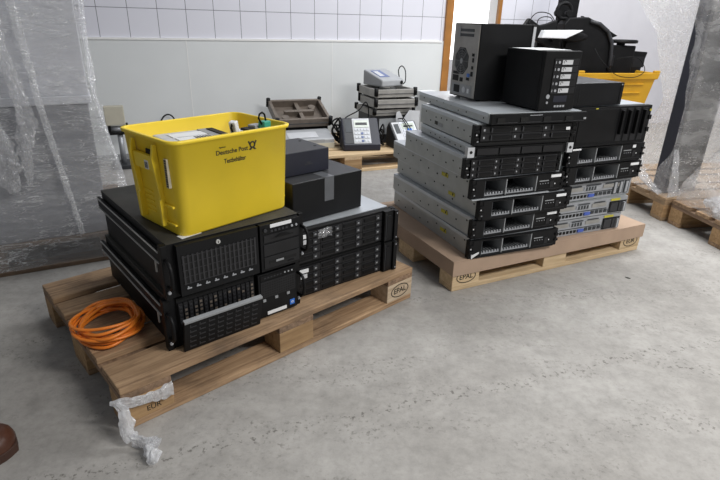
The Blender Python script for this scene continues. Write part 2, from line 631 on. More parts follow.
def epal(block, w=.145, mark='EPAL'):
    """oval EPAL brand burnt into the long face of a corner block"""
    ring = MB()
    n = 40
    for k in range(n):
        a0, a1 = 2 * PI * k / n, 2 * PI * (k + 1) / n
        q = [(.052 * math.cos(a0), .03 * math.sin(a0)), (.052 * math.cos(a1), .03 * math.sin(a1)),
             (.048 * math.cos(a1), .0262 * math.sin(a1)), (.048 * math.cos(a0), .0262 * math.sin(a0))]
        ring.prism(q, -.0009, .0004, M['print'])
    ring.done('brand_oval', block, (w / 2, 0, .040))
    text('brand_letters', mark, .034, block, (w / 2, -.0004, .040), (PI / 2, 0, 0), M['print'], .0004, bold=.0004)


lpal, lb = pallet('weathered brown pallet in front, carrying the yellow crate and black servers', LP(0, 0), LP_YAW,
                  (M['oldwood'], M['oldwoodc'], M['block']), stamps={(2, 0): M['paleblock']})
epal(lb[2, 0])
text('brand_letters', 'EUR', .024, lb[0, 0], (.085, -.0004, .022), (PI / 2, 0, 0), M['print'], .0004)
rpal, rb = pallet('light wooden pallet under the cardboard cap and the two tall server stacks', RP(0, 0), RP_YAW,
                  (M['newwood'], M['newwoodc'], M['newwood']))
epal(rb[0, 0])
epal(rb[2, 0], mark='EUR')
ppal, pb = pallet('pale new pallet against the wall, carrying old scales and keypads', PP(1.05, -.742), W_YAW,
                  (M['newwood'], M['newwoodc'], M['block']))
P1Y = .16
P1 = frame(1.845, 3.0, P1Y)
pal1, _ = pallet('pallet at right behind, carrying the tall navy slab in film', P1(0, 0), P1Y,
                 (M['midwood'], M['midwoodc'], M['block']))
P2 = frame(1.865 + .8 * math.sin(P1Y) + .012, 2.985 - .8 * math.cos(P1Y) - .004, P1Y)
pal2, _ = pallet('greyer pallet cut by the right edge of the photo, crumpled film on it', P2(0, 0), P1Y,
                 (M['oldwood'], M['oldwoodc'], M['block']))
LWY = .4996
LW = frame(-1.203, 2.246, LWY)
lwp, _ = pallet('dark old pallet at left under the film-wrapped grey cartons', LW(-1.08, 0), LWY,
                (M['darkshadewood'], M['darkshadewood'], M['darkshadewood']))

# cardboard cap over the right pallet
cap = thing('cardboard_sheet', 'brown cardboard cap folded down over the pallet under the tall stacks', 'cardboard', RP(0, 0, 0), RP_YAW)
mb = MB()
mb.box(-.007, 1.207, -.007, .807, .1445, .149, M['card'])
mb.done('top_sheet', cap, bevel=.002)
MB().box(-.007, 1.207, -.0075, -.003, .078, .1445, M['card']).done('flap', cap)
MB().box(-.0075, -.003, -.003, .803, .080, .1445, M['card']).done('flap', cap)
MB().box(1.203, 1.2075, -.003, .803, .080, .1445, M['card']).done('flap', cap)
MB().box(-.007, 1.207, .803, .8075, .080, .1445, M['card']).done('flap', cap)
CZ = .1493


# ------------------------------------------------------------------ servers
def side_marks(mb, x, D, H, side, n=9):
    """rivets and slots on a chassis side"""
    rnd = random.Random(int(x * 1000) + int(D * 100) + n)
    for k in range(n):
        y = .06 + (D - .12) * k / (n - 1)
        z = H * (.25 + .5 * rnd.random())
        x0, x1 = (x - .0012, x + .0004) if side < 0 else (x - .0004, x + .0012)
        mb.box(x0, x1, y - .004, y + .004, z - .003, z + .003, M['hole'])


def chassis_body(r, D, H, mside, mlid, y0=.0, W=.446, x0=.018, label=True):
    mb = MB()
    mb.box(x0, x0 + W, y0, D, .0012, H - .004, mside)
    side_marks(mb, x0, D, H, -1)
    side_marks(mb, x0 + W, D, H, 1)
    mb.done('chassis', r, bevel=.0015)
    l = MB()
    l.box(x0 - .001, x0 + W + .001, y0 + .012, D - .002, H - .004, H - .0012, mlid)
    l.box(x0 - .0013, x0, y0 + .012, D - .002, H - .016, H - .0015, mlid)
    l.done('lid', r)


def rack_ear(r, x0, x1, H, m, led=True):
    mb = MB()
    mb.box(x0, x1, -.004, .022, .003, H - .003, m)
    mb.box(x0 - .001, x1 + .001, -.012, .0, H * .30, H * .42, m)
    mb.box(x0 - .001, x1 + .001, -.012, .0, H * .62, H * .74, m)
    if led:
        mb.box(x0 + .006, x0 + .012, -.006, -.003, H * .5, H * .58, M['sticker'])
        mb.box(x0 + .012, x0 + .02, -.006, -.003, H * .2, H * .26, M['comb'])
    mb.done('rack_ear', r, bevel=.0012)


def empty_bay_server(name, label, group, loc, yaw, D, sticker=True, strip=False):
    """2U storage server, two open drive cages with bare combs, control panel at right"""
    H = .0885
    r = thing(name, label, 'server', loc, yaw, group)
    y0 = .16
    mb = MB()
    mb.box(.018, .464, y0, D, .0012, H - .004, M['steel'])
    mb.box(.018, .0195, .01, y0, .0012, H - .004, M['steel'])
    mb.box(.4625, .464, .01, y0, .0012, H - .004, M['steel'])
    mb.box(.0195, .4625, .01, y0, .0012, .0027, M['steel'])
    side_marks(mb, .018, D, H, -1)
    mb.done('chassis', r)
    l = MB()
    l.box(.017, .465, .012, D - .002, H - .004, H - .0012, M['lid'])
    l.box(.0167, .018, .012, D - .002, H - .016, H - .0015, M['lid'])
    l.done('lid', r)
    f = MB()
    f.box(.018, .062, -.006, .03, .002, H - .004, M['black'])
    f.box(.062, .335, -.006, .03, H - .009, H - .004, M['black'])
    f.box(.062, .335, -.006, .03, .002, .010, M['black'])
    f.box(.171, .175, -.004, .15, .010, H - .009, M['grey'])
    f.box(.330, .335, -.004, .15, .010, H - .009, M['grey'])
    f.box(.062, .065, -.006, .15, .010, H - .011, M['cage'])
    f.box(.062, .335, .15, .156, .004, H - .006, M['hole'])
    f.box(.062, .335, .03, .15, H - .008, H - .005, M['cage'])
    f.box(.062, .335, .03, .15, .004, .010, M['cage'])
    f.done('front_frame', r)
    for a, b, n in ((.066, .170, 7), (.177, .329, 10)):
        c = MB()
        c.box(a, b, .006, .016, .0102, .0145, M['comb'])
        for k in range(n):
            x = a + (b - a) * (k + .5) / n
            c.box(x - .0035, x + .0035, .006, .010, .0146, .0235, M['comb'])
            c.box(x - .0012, x + .0012, .0165, .12, .0102, .014, M['grey'])
        c.done('drive_comb', r)
    p = MB()
    p.box(.335, .464, -.006, .03, .002, H - .004, M['black'])
    p.box(.345, .395, -.0075, -.006, .052, .056, M['grey'])
    for k in range(4):
        p.box(.35 + k * .014, .354 + k * .014, -.0075, -.006, .040, .0435, M['comb'])
    p.box(.405, .425, -.0078, -.006, .02, .05, M['drive'])
    p.box(.43, .4345, -.0078, -.006, .034, .0395, M['sticker'])
    p.box(.345, .46, -.0078, -.006, .013, .0165, M['drive'])
    p.done('control_panel', r)
    rack_ear(r, 0, .0175, H, M['black'])
    rack_ear(r, .4645, .482, H, M['black'], False)
    if sticker:
        MB().box(.405, .46, -.0085, -.0062, H - .022, H - .010, M['sticker']).done('sticker', r)
    if strip:
        MB().box(.0, .40, -.014, -.0065, .0015, .006, M['lid']).done('bezel_strip', r)
    st = MB()
    st.box(.0160, .0167, .21, .265, .036, .053, M['ystick'])
    st.box(.0157, .016, .222, .230, .040, .050, M['print'])
    st.done('warning_sticker', r)['label'] = 'yellow warning sticker with black symbol'
    return r


def bay_server(name, label, group, loc, yaw, D, H, cols, rows, body=None, ear=True, right_panel=0., z_from=.006, bays=None):
    """server with a grid of drive carriers"""
    body = body or (M['steel'], M['lid'])
    r = thing(name, label, 'server', loc, yaw, group)
    chassis_body(r, D, H, body[0], body[1], .012)
    f = MB()
    f.box(.018, .464, .0, .0115, .002, H - .003, M['hole'])
    f.box(.018, .464, -.004, .0, H - .006, H - .003, M['black'])
    f.box(.018, .464, -.004, .0, .002, .005, M['black'])
    f.done('front_frame', r)
    X0, X1 = .024, .458 - right_panel
    w = (X1 - X0) / cols
    h = (H - .006 - z_from) / rows
    for i in range(cols):
        for j in range(rows):
            x, z = X0 + i * w, z_from + j * h
            c = MB()
            c.box(x + .001, x + w - .001, -.010, -.0005, z + .0008, z + h - .0012, M['drive'])
            c.box(x + w * .30, x + w - .006, -.016, -.010, z + h * .30, z + h * .66, M['black'])
            c.box(x + w * .30, x + w * .34, -.017, -.010, z + h * .2, z + h * .8, M['greyblack'])
            c.box(x + w * .08, x + w * .13, -.0112, -.010, z + h * .34, z + h * .62, M['comb'])
            c.done('drive_carrier', r)
    if right_panel:
        p = MB()
        p.box(X1 + .002, .463, -.012, -.0005, .005, H - .006, M['black'])
        p.done('side_panel', r, bevel=.002)
    if ear:
        rack_ear(r, 0, .0175, H, M['black'])
        rack_ear(r, .4645, .482, H, M['black'], False)
    return r


AY = RP_YAW - .055
GA = 'servers in the left stack on the cardboard-covered pallet'
H2 = .0885
z = CZ
DA = .77
# left stack, bottom to top
a_spec = [(.064, -.004, 'server at the foot of the silver-sided stack, white tag on its front corner', True, False),
          (.072, .004, 'empty-bay server second from the bottom of the silver-sided stack', True, False),
          (.090, -.008, 'empty-bay server third from the bottom, shifted right in the silver-sided stack', True, False),
          (.055, .012, 'empty-bay server with light lower strip, under the twelve-drive server', True, True)]
for i, (a, b, lab, stick, strip) in enumerate(a_spec):
    D = [.765, .76, .79, .775][i]
    s = empty_bay_server('storage_server', lab, GA, RP(a, b, z), AY + (0, .02, .005, -.005)[i], D, stick and i != 0, strip)
    z += H2
s = bay_server('storage_server', 'server with three rows of four drives, fifth from the bottom at left', GA, RP(.022, .030, z), AY - .025, .585, H2, 4, 3)
MB().box(.476, .4795, -.0135, -.0125, .01, H2 - .01, M['grey']).done('edge_trim', s)
z += H2
H1 = .0440
s = thing('rack_server', 'thin server with bent bright rack ears, sixth from the bottom at left', 'server', RP(.050, .042, z), AY - .085, GA)
chassis_body(s, .525, H1, M['steel'], M['lid'], .012)
f = MB()
f.box(.018, .464, -.002, .0115, .002, H1 - .003, M['black'])
for k in range(4):
    f.box(.03 + k * .105, .128 + k * .105, -.0075, -.002, .007, H1 - .010, M['drive'])
f.done('front_bezel', s)
for x0, x1, xo in ((-.016, .0150, -.016), (.4645, .492, .4645)):
    e = MB()
    e.box(x0, x1, -.012, -.009, .0, H1 - .002, M['lgrey'])
    e.box(x0, x0 + .002, -.009, .012, .0, H1 - .002, M['lgrey'])
    e.cyl(((x0 + x1) / 2, -.0128, H1 / 2), ((x0 + x1) / 2, -.0115, H1 / 2), .0065, M['hole'])
    e.done('rack_ear', s)['label'] = 'bright metal rack ear with round hole'
z += H1
s = bay_server('storage_server', 'server with big drive slots, directly below the thin top server at left', GA, RP(.056, .034, z), AY - .075, .55, H2, 3, 2, z_from=.022)
m_ = MB()
for x, y in ((.06, .13), (.06, .17), (.06, .21), (.06, .24)):
    pass
m_.box(.0162, .0168, .36, .39, .02, .036, M['print'])
m_.box(.0162, .0168, .31, .35, .018, .034, M['grey'])
m_.done('side_label', s)
MB().box(.425, .445, -.0182, -.0168, H2 - .032, H2 - .02, M['sticker']).done('sticker', s)
z += H2
s = thing('rack_server', 'flat grey-lidded server topping the left stack, under the two towers', 'server', RP(.090, .004, z), AY - .075, GA)
chassis_body(s, .69, H1, M['steel'], M['lid'], .014)
f = MB()
f.box(.016, .470, -.004, .0138, .002, H1 - .002, M['blackm'])
for k in range(4):
    f.box(.04 + k * .108, .075 + k * .108, -.008, -.004, .010, .028, M['hole'])
    f.box(.04 + k * .108, .136 + k * .108, -.006, -.004, .007, .009, M['greyblack'])
f.box(.19, .25, -.0055, -.004, H1 - .010, H1 - .0075, M['comb'])
f.box(.455, .468, -.0062, -.004, .012, .020, M['comb'])
f.done('front_bezel', s, bevel=.001)
z += H1
ZA = z
tagw = thing('paper_tag', 'small white tag poking out under the bottom front corner of the silver stack', 'tag', RP(.079, -.0065, CZ), RP_YAW)
MB().faces([(0, 0, .0), (.04, -.004, .004), (.046, -.008, .026), (.01, -.004, .022), (0, .001, 0.001), (.04, -.003, .005), (.046, -.007, .027), (.01, -.003, .023)],
           [(0, 1, 2, 3), (7, 6, 5, 4), (0, 4, 5, 1), (1, 5, 6, 2), (2, 6, 7, 3), (3, 7, 4, 0)], M['sticker']) and None
mbt = MB()
mbt.box(0, .042, -.004, -.003, 0, .022, M['sticker'])
mbt.done('tag_sheet', tagw, rot=(.2, -.25, 0))

# right stack, bottom to top
GB = 'servers in the right stack on the cardboard-covered pallet'
BY = RP_YAW


def rear_server(label, loc, yaw, D=.70, psu=True, flange=False):
    H = H2
    r = thing('rack_server', label, 'server', loc, yaw, GB)
    chassis_body(r, D, H, M['steel'], M['lid'], .004)
    f = MB()
    f.box(.018, .464, -.001, .0035, .002, H - .0045, M['silver'])
    f.done('rear_panel', r)
    q = MB()
    X1 = .33 if psu else .40
    n = 3
    for k in range(n):
        x = .03 + k * (X1 - .03) / n
        w = (X1 - .03) / n - .008
        q.box(x, x + w, -.004, -.001, .048, .066, M['scale'] if k != 1 else M['silver'])
        q.box(x + .01, x + w - .01, -.0048, -.004, .069, .074, M['cage'])
        if k == 1:
            for t in range(4):
                q.box(x + .01 + t * .018, x + .022 + t * .018, -.0048, -.004, .046, .064, M['cage'])
    q.done('slot_cover', r)
    pz = MB()
    for k in range(7):
        x = .03 + k * .022
        pz.box(x, x + .014, -.0035, -.001, .012, .026, M['hole'])
    for k in range(6):
        x = .23 + k * .028
        pz.box(x, x + .02, -.0035, -.001, .014, .03, M['cage'])
    pz.box(.03, X1, -.0030, -.001, .033, .0365, M['cage'])
    pz.done('port_row', r)
    MB().box(.185, .222, -.008, -.001, .013, .027, M['vga']).done('video_port', r)['label'] = 'blue video port'
    if psu:
        p = MB()
        p.box(.345, .458, -.003, -.001, .006, .064, M['hole'])
        p.box(.352, .40, -.007, -.003, .012, .058, M['greyblack'])
        p.box(.406, .452, -.007, -.003, .012, .058, M['greyblack'])
        p.box(.43, .44, -.016, -.007, .012, .058, M['comb'])
        p.done('power_supply', r)
        MB().box(.35, .41, -.0045, -.001, .068, .078, M['ystick']).done('warning_sticker', r)['label'] = 'yellow strip sticker'
    else:
        p = MB()
        for k in range(3):
            p.box(.345 + k * .038, .374 + k * .038, -.004, -.001, .010, .074, M['cage'])
            p.box(.352 + k * .038, .367 + k * .038, -.006, -.004, .014, .07, M['comb'])
        p.done('vent_panel', r)
    if flange:
        MB().box(-.015, .045, -.03, -.005, .001, H - .001, M['blackm']).done('dark_flange', r, bevel=.001)
    return r


z = CZ
rear_server('silver rear-facing server lowest in the right stack, on the cardboard', RP(.556, .034, z), BY - .045)
z += H2
rear_server('silver rear-facing server second from the bottom of the right stack', RP(.570, .028, z), BY - .045)
z += H2
rear_server('silver rear-facing server with dark flange, third from bottom at right', RP(.583, .034, z), BY - .03, psu=False, flange=True)
MB_strip = MB().box(.0, .5, -.03, .0, -.002, .0, M['lid'])
MB_strip.bm.free()
z += H2
s = empty_bay_server('storage_server', 'empty-bay server in the right stack, directly on the silver rear-facing servers', GB, RP(.584, .020, z), BY - .03, .72, True)
z += H2
s = empty_bay_server('storage_server', 'empty-bay server in the right stack, just below the tall four-unit one', GB, RP(.578, .022, z), BY - .03, .72, False)
MB().box(.40, .42, -.0085, -.0062, H2 - .024, H2 - .010, M['sticker']).done('sticker', s)
MB().box(.02, .07, -.0085, -.0062, H2 - .012, H2 - .005, M['sticker']).done('sticker', s)
z += H2
H4 = .178
s = thing('rack_server', 'tall black four-unit server with vertical handles, near the right stack top', 'server', RP(.570, .030, z), BY - .075, GB)
chassis_body(s, .46, H4, M['blackm'], M['lid'], .014, W=.416, x0=.032)
f = MB()
f.box(.030, .450, -.006, .0138, .002, H4 - .003, M['blackm'])
f.box(.030, .450, -.010, -.006, .002, .010, M['black'])
f.done('front_bezel', s, bevel=.001)
for k in range(4):
    x = .270 + k * .044
    v_ = MB()
    v_.box(x, x + .032, -.009, -.006, .018, H4 - .012, M['drive'])
    v_.box(x + .004, x + .013, -.026, -.009, .05, H4 - .02, M['black'])
    v_.box(x + .016, x + .022, -.0115, -.009, H4 - .05, H4 - .035, M['comb'])
    v_.done('blade_module', s, bevel=.002)
lft = MB()
lft.box(.04, .258, -.009, -.006, .018, H4 - .012, M['black'])
lft.done('cover_panel', s, bevel=.002)
for x0, x1 in ((.014, .030), (.450, .464)):
    rack_ear(s, x0, x1, H4, M['black'], False)
MB().box(.452, .462, -.0065, -.0042, H4 - .030, H4 - .020, M['ystick']).done('corner_sticker', s)
MB().box(.12, .135, -.0105, -.0095, H4 - .0105, H4 - .0065, M['ystick']).done('corner_sticker', s)
z += H4
ZB = z
s = thing('black_case', 'dark grey flat case on top of the right stack, before the yellow bin', 'computer case', RP(.547, .050, ZB), RP_YAW - .04)
c = MB()
c.box(0, .305, 0, .30, .001, .098, M['greyblack'])
c.done('case_body', s, bevel=.003)
c = MB()
c.box(-.004, .309, -.012, 0, .001, .097, M['blackm'])
c.box(.29, .298, -.014, -.012, .012, .085, M['black'])
c.box(.05, .052, -.013, -.012, .005, .09, M['drive'])
c.cyl((.295, -.013, .089), (.295, -.0155, .089), .003, M['comb'])
c.done('front_panel', s, bevel=.0015)

# tower computer, back towards the left
TW = .225
s = thing('tower_computer', 'black tower computer with grey rear panel and fan on the left stack', 'computer', RP(.240, .300, ZA), RP_YAW - .10)
c = MB()
TL, TH = .285, .325
c.box(.004, TL - .022, 0, TW, .006, TH, M['blackm'])
for x in (.03, TL - .06):
    for y in (.02, TW - .03):
        c.box(x, x + .02, y, y + .015, 0, .006, M['black'])
c.done('case_body', s, bevel=.002)
c = MB()
c.box(TL - .022, TL, -.001, TW + .001, .004, TH + .001, M['black'])
c.done('front_bezel', s, bevel=.004)
MB().box(TL - .016, TL - .002, -.0022, -.0005, .20, TH - .008, M['lgrey']).done('bezel_stripe', s)['label'] = 'light grey strip at the front edge'
p = MB()
p.box(.0005, .0045, .006, TW - .006, .012, TH - .004, M['scale'])
p.done('rear_panel', s)
g = MB()
fy, fz, R = TW * .60, .165, .062
g.prism([(fy + R * math.cos(t), fz + R * math.sin(t)) for t in [2 * PI * (k + .5) / 8 for k in range(8)]], -.0005, .0008, M['black'], 'x')
for k in range(5):
    rr = .012 + k * .0105
    g.tube([(-.0012, fy + rr * math.cos(t), fz + rr * math.sin(t)) for t in [2 * PI * j / 24 for j in range(24)]], .0012, M['grey'], 5, True)
for k in range(8):
    t = PI * k / 8 * 2
    g.cyl((-.001, fy, fz), (-.001, fy + R * .9 * math.cos(t), fz + R * .9 * math.sin(t)), .001, M['grey'], 5)
g.cyl((-.0025, fy, fz), (0, fy, fz), .012, M['grey'])
g.done('fan_grille', s)
g = MB()
for k in range(2):
    g.box(-.0008, .0007, .05, .165, TH - .055 + k * .02, TH - .043 + k * .02, M['cage'])
g.box(-.002, .0007, .165, .185, TH - .06, TH - .015, M['grey'])
g.done('slot_cover', s)
g = MB()
for k, (y, zz, w, h) in enumerate(((.03, .19, .018, .012), (.03, .165, .012, .018), (.03, .135, .014, .014), (.03, .105, .016, .02),
                                   (.055, .085, .025, .012), (.11, .075, .025, .018), (.15, .075, .05, .026), (.15, .105, .05, .012))):
    g = MB()
    g.box(-.0015, .0007, y, y + w, zz, zz + h, M['hole'])
    g.done('port', s)
g = MB()
g.box(-.002, .0007, .055, .075, .10, .115, M['blue'])
g.done('port', s)['label'] = 'blue port'
g = MB()
g.box(-.0012, .0007, .03, .20, .018, .065, M['grey'])
g.box(-.003, -.001, .13, .18, .025, .058, M['hole'])
g.cyl((-.003, .09, .042), (-.001, .09, .042), .014, M['lgrey'])
g.box(-.003, -.001, .045, .06, .03, .05, M['sticker'])
g.done('power_supply', s)

# five bay drive box
s = thing('drive_tower', 'black five-bay drive tower with five light tray labels, front of the towers', 'drive enclosure', RP(.338, -.002, ZA), RP_YAW - .05)
NW, ND, NH = .182, .245, .232
c = MB()
c.box(0, NW, .018, ND, .004, NH, M['blackm'])
for x in (.01, NW - .03):
    for y in (.03, ND - .04):
        c.box(x, x + .02, y, y + .02, 0, .004, M['black'])
c.done('case_body', s, bevel=.004)
c = MB()
c.box(-.001, NW + .001, 0, .0175, .002, NH + .001, M['black'])
c.done('front_bezel', s, bevel=.003)
for k in range(5):
    z0 = .068 + k * .0275
    t = MB()
    t.box(.045, NW - .012, -.004, 0, z0, z0 + .0255, M['drive'])
    t.done('drive_tray', s, bevel=.001)
    l = MB()
    l.box(.084, .137, -.0052, -.004, z0 + .004, z0 + .0215, M['lgrey'])
    l.tube([(.096 + .006 * math.cos(a), -.0056, z0 + .014 + .006 * math.sin(a)) for a in [j * PI / 6 for j in range(9)]], .0012, M['print'], 4)
    l.done('tray_label', s)
    l = MB()
    l.cyl((.068, -.006, z0 + .013), (.068, -.004, z0 + .013), .0055, M['comb'])
    l.done('tray_lock', s)
    l = MB()
    l.box(.05, .053, -.005, -.004, z0 + .008, z0 + .018, M['comb'])
    l.done('tray_light', s)
c = MB()
c.cyl((.038, -.003, .058), (.038, 0, .058), .009, M['comb'])
c.cyl((.038, -.003, .034), (.038, 0, .034), .005, M['comb'])
c.done('power_button', s)
c = MB()
c.box(.07, .14, -.001, 0, .035, .06, M['navy'])
for k in range(4):
    c.box(.078 + k * .015, .088 + k * .015, -.002, 0, .014, .022, M['comb'])
c.done('display', s)
pap = thing('paper_sheet', 'white sheet of paper lying on the five-bay drive tower', 'paper', RP(.345, .05, ZA + NH + .0012), RP_YAW - .05)
MB().box(0, .17, 0, .17, 0, .001, M['sticker']).done('sheet', pap)

# ------------------------------------------------------------------ left pallet load
GS = 'big black servers under the yellow crate'
SY = LP_YAW - .045
SH = .177


def big_server(label, loc, yaw, D=.635, dropped=False):
    H = SH
    r = thing('rack_server', label, 'server', loc, yaw, GS)
    c = MB()
    c.box(.018, .464, .03, D, .001, H - .004, M['blackm'])
    c.done('chassis', r, bevel=.0015)
    c = MB()
    c.box(.017, .465, .032, D - .001, H - .004, H - .001, M['dusty'])
    c.box(.018, .464, .010, .032, H - .003, H - .001, M['dusty'])
    c.done('lid', r, bevel=.001)
    for x in (.005,):
        c = MB()
        c.box(x + .002, x + .010, .045, D + .022, H * .58, H * .83, M['black'])
        c.box(x - .002 if x < .1 else x + .01, x + .002 if x < .1 else x + .014, .045, D + .022, H * .795, H * .81, M['rail'])
        c.box(x - .002 if x < .1 else x + .01, x + .002 if x < .1 else x + .014, .045, D + .022, H * .60, H * .615, M['rail'])
        c.box(x - .003, x + .001, .07, .076, H * .40, H * .60, M['rail'])
        c.done('slide_rail', r)['label'] = 'steel slide rail'
    c = MB()
    c.box(.0, .018, .005, .030, .001, H - .002, M['black'])
    c.box(.464, .482, .005, .030, .001, H - .002, M['black'])
    c.box(.018, .464, .012, .030, .001, H - .002, M['blackm'])
    c.done('front_plate', r, bevel=.0015)
    for x in (.009, .473):
        c = MB()
        pts = [(x, .006, H * .26), (x, -.020, H * .27), (x, -.032, H * .34), (x, -.036, H * .5), (x, -.032, H * .66), (x, -.020, H * .73), (x, .006, H * .74)]
        c.tube(pts, .0055, M['black'], 10)
        c.cyl((x, .005, H * .16), (x, -.002, H * .16), .005, M['comb'])
        c.done('handle', r)
    # drive side
    if not dropped:
        d = MB()
        d.box(.040, .300, -.010, .012, .010, H - .006, M['blackm'])
        d.box(.052, .288, -.0108, -.010, .048, H - .040, M['hole'])
        for k in range(17):
            x = .052 + k * .0145
            d.box(x, x + .0058, -.013, -.0105, .046, H - .038, M['bars'])
        for k in range(5):
            zz = .048 + k * .0215
            d.box(.050, .290, -.0122, -.0105, zz - .0012, zz + .0012, M['bars'])
        d.done('vented_door', r)
        k_ = MB()
        k_.cyl((.165, -.016, H - .020), (.165, -.010, H - .020), .0068, M['rail'])
        k_.box(.164, .166, -.0168, -.016, H - .024, H - .016, M['hole'])
        k_.done('door_lock', r)['label'] = 'round chrome key lock'
        w = MB()
        for k in range(8):
            x = .058 + k * .029
            w.box(x, x + .014, -.0118, -.010, .030, .0335, M['comb'])
            w.box(x + .002, x + .006, -.0118, -.010, .0345, .038, M['comb'])
        w.done('status_lights', r)
    else:
        b = MB()
        b.box(.040, .300, .004, .012, .010, H - .006, M['hole'])
        rnd = random.Random(4)
        for k in range(16):
            x = .042 + k * .016
            b.box(x, x + .013, -.004, .004, .012, H - .020, M['drive'])
            for t in range(5):
                b.box(x + .002, x + .010, -.0055, -.004, .085 + t * .014, .092 + t * .014, M['bars'] if rnd.random() < .7 else M['bronze'])
        b.done('drive_bank', r)
        d = MB()
        d.box(0, .262, -.012, 0, 0, .118, M['blackm'])
        d.box(0, .262, -.014, .001, .112, .120, M['grey'])
        for i in range(8):
            for j in range(5):
                d.box(.016 + i * .030, .037 + i * .030, -.0135, -.012, .012 + j * .020, .0165 + j * .020, M['bars'])
                d.box(.016 + i * .030, .020 + i * .030, -.0135, -.012, .0165 + j * .020, .023 + j * .020, M['bars'])
        d.done('vented_door', r, (.036, -.016, .004), (.22, 0, 0), bevel=.0008)
    # optical / control side
    p = MB()
    p.box(.308, .458, -.010, .012, .008, H - .006, M['blackm'])
    p.done('bay_panel', r, bevel=.001)
    if not dropped:
        p = MB()
        p.box(.316, .452, -.0112, -.010, H - .038, H - .022, M['black'])
        p.cyl((.325, -.016, H - .024), (.325, -.0125, H - .024), .006, M['greyblack'])
        for k in range(5):
            p.box(.345 + k * .014, .353 + k * .014, -.0135, -.0110, H - .034, H - .027, M['greyblack'])
        p.cyl((.425, -.015, H - .029), (.425, -.0110, H - .029), .004, M['comb'])
        p.cyl((.442, -.015, H - .029), (.442, -.0110, H - .029), .004, M['comb'])
        p.done('control_strip', r)
        p = MB()
        p.box(.320, .452, -.0125, -.010, H - .068, H - .042, M['drive'])
        p.box(.345, .430, -.0135, -.0125, H - .058, H - .054, M['hole'])
        p.prism([(.36, H - .054), (.42, H - .054), (.40, H - .047), (.38, H - .047)], -.016, -.0125, M['black'])
        p.done('floppy_drive', r)
        for zz in (.062, .018):
            p = MB()
            p.box(.318, .452, -.0128, -.010, zz, zz + .040, M['drive'])
            if zz < .05:
                p.box(.335, .44, -.0138, -.0128, zz + .016, zz + .026, M['hole'])
                p.box(.36, .39, -.015, -.0138, zz + .017, zz + .024, M['grey'])
                p.box(.405, .43, -.0155, -.0138, zz + .006, zz + .010, M['black'])
            p.done('drive_bay', r, bevel=.001)
        MB().box(.345, .425, -.0114, -.0098, H - .020, H - .0085, M['sticker']).done('paper_label', r)
    else:
        p = MB()
        p.box(.316, .452, -.0125, -.010, H - .030, H - .012, M['black'])
        for k in range(6):
            p.box(.33 + k * .012, .337 + k * .012, -.0135, -.0125, H - .024, H - .019, M['greyblack'])
        for k in range(3):
            p.cyl((.41 + k * .014, -.014, H - .02), (.41 + k * .014, -.0125, H - .02), .003, M['comb'])
        p.done('control_strip', r)
        p = MB()
        p.box(.316, .452, -.0122, -.010, .082, H - .034, M['drive'])
        for i in range(14):
            for j in range(6):
                p.box(.322 + i * .009, .327 + i * .009, -.0127, -.0121, .087 + j * .009, .091 + j * .009, M['hole'])
        p.done('vent_panel', r)
        p = MB()
        for k in range(3):
            p.box(.322 + k * .047, .333 + k * .047, -.0135, -.010, .068, .077, M['grey'])
        p.done('status_lights', r)
        l = MB().box(.338, .414, -.0118, -.0098, .014, .026, M['sticker']).done('paper_label', r)
        l['label'] = 'white paper label'
        l = MB()
        l.box(.428, .447, -.0118, -.0098, .022, .042, M['blue'])
        l.tube([(.4375 + .005 * math.cos(a), -.0122, .032 + .003 * math.sin(a)) for a in [j * PI / 8 for j in range(16)]], .0009, M['sticker'], 4, True)
        l.done('maker_badge', r)['label'] = 'square blue badge'
    return r


S1 = big_server('black server with dropped perforated door, lying on the front pallet', LP(.180, .078, PZ), SY, dropped=True)
S2 = big_server('black server with vented door and key lock, directly under the yellow crate', LP(.190, .066, PZ + SH), SY)

GD = 'drive arrays stacked right of the big black servers'


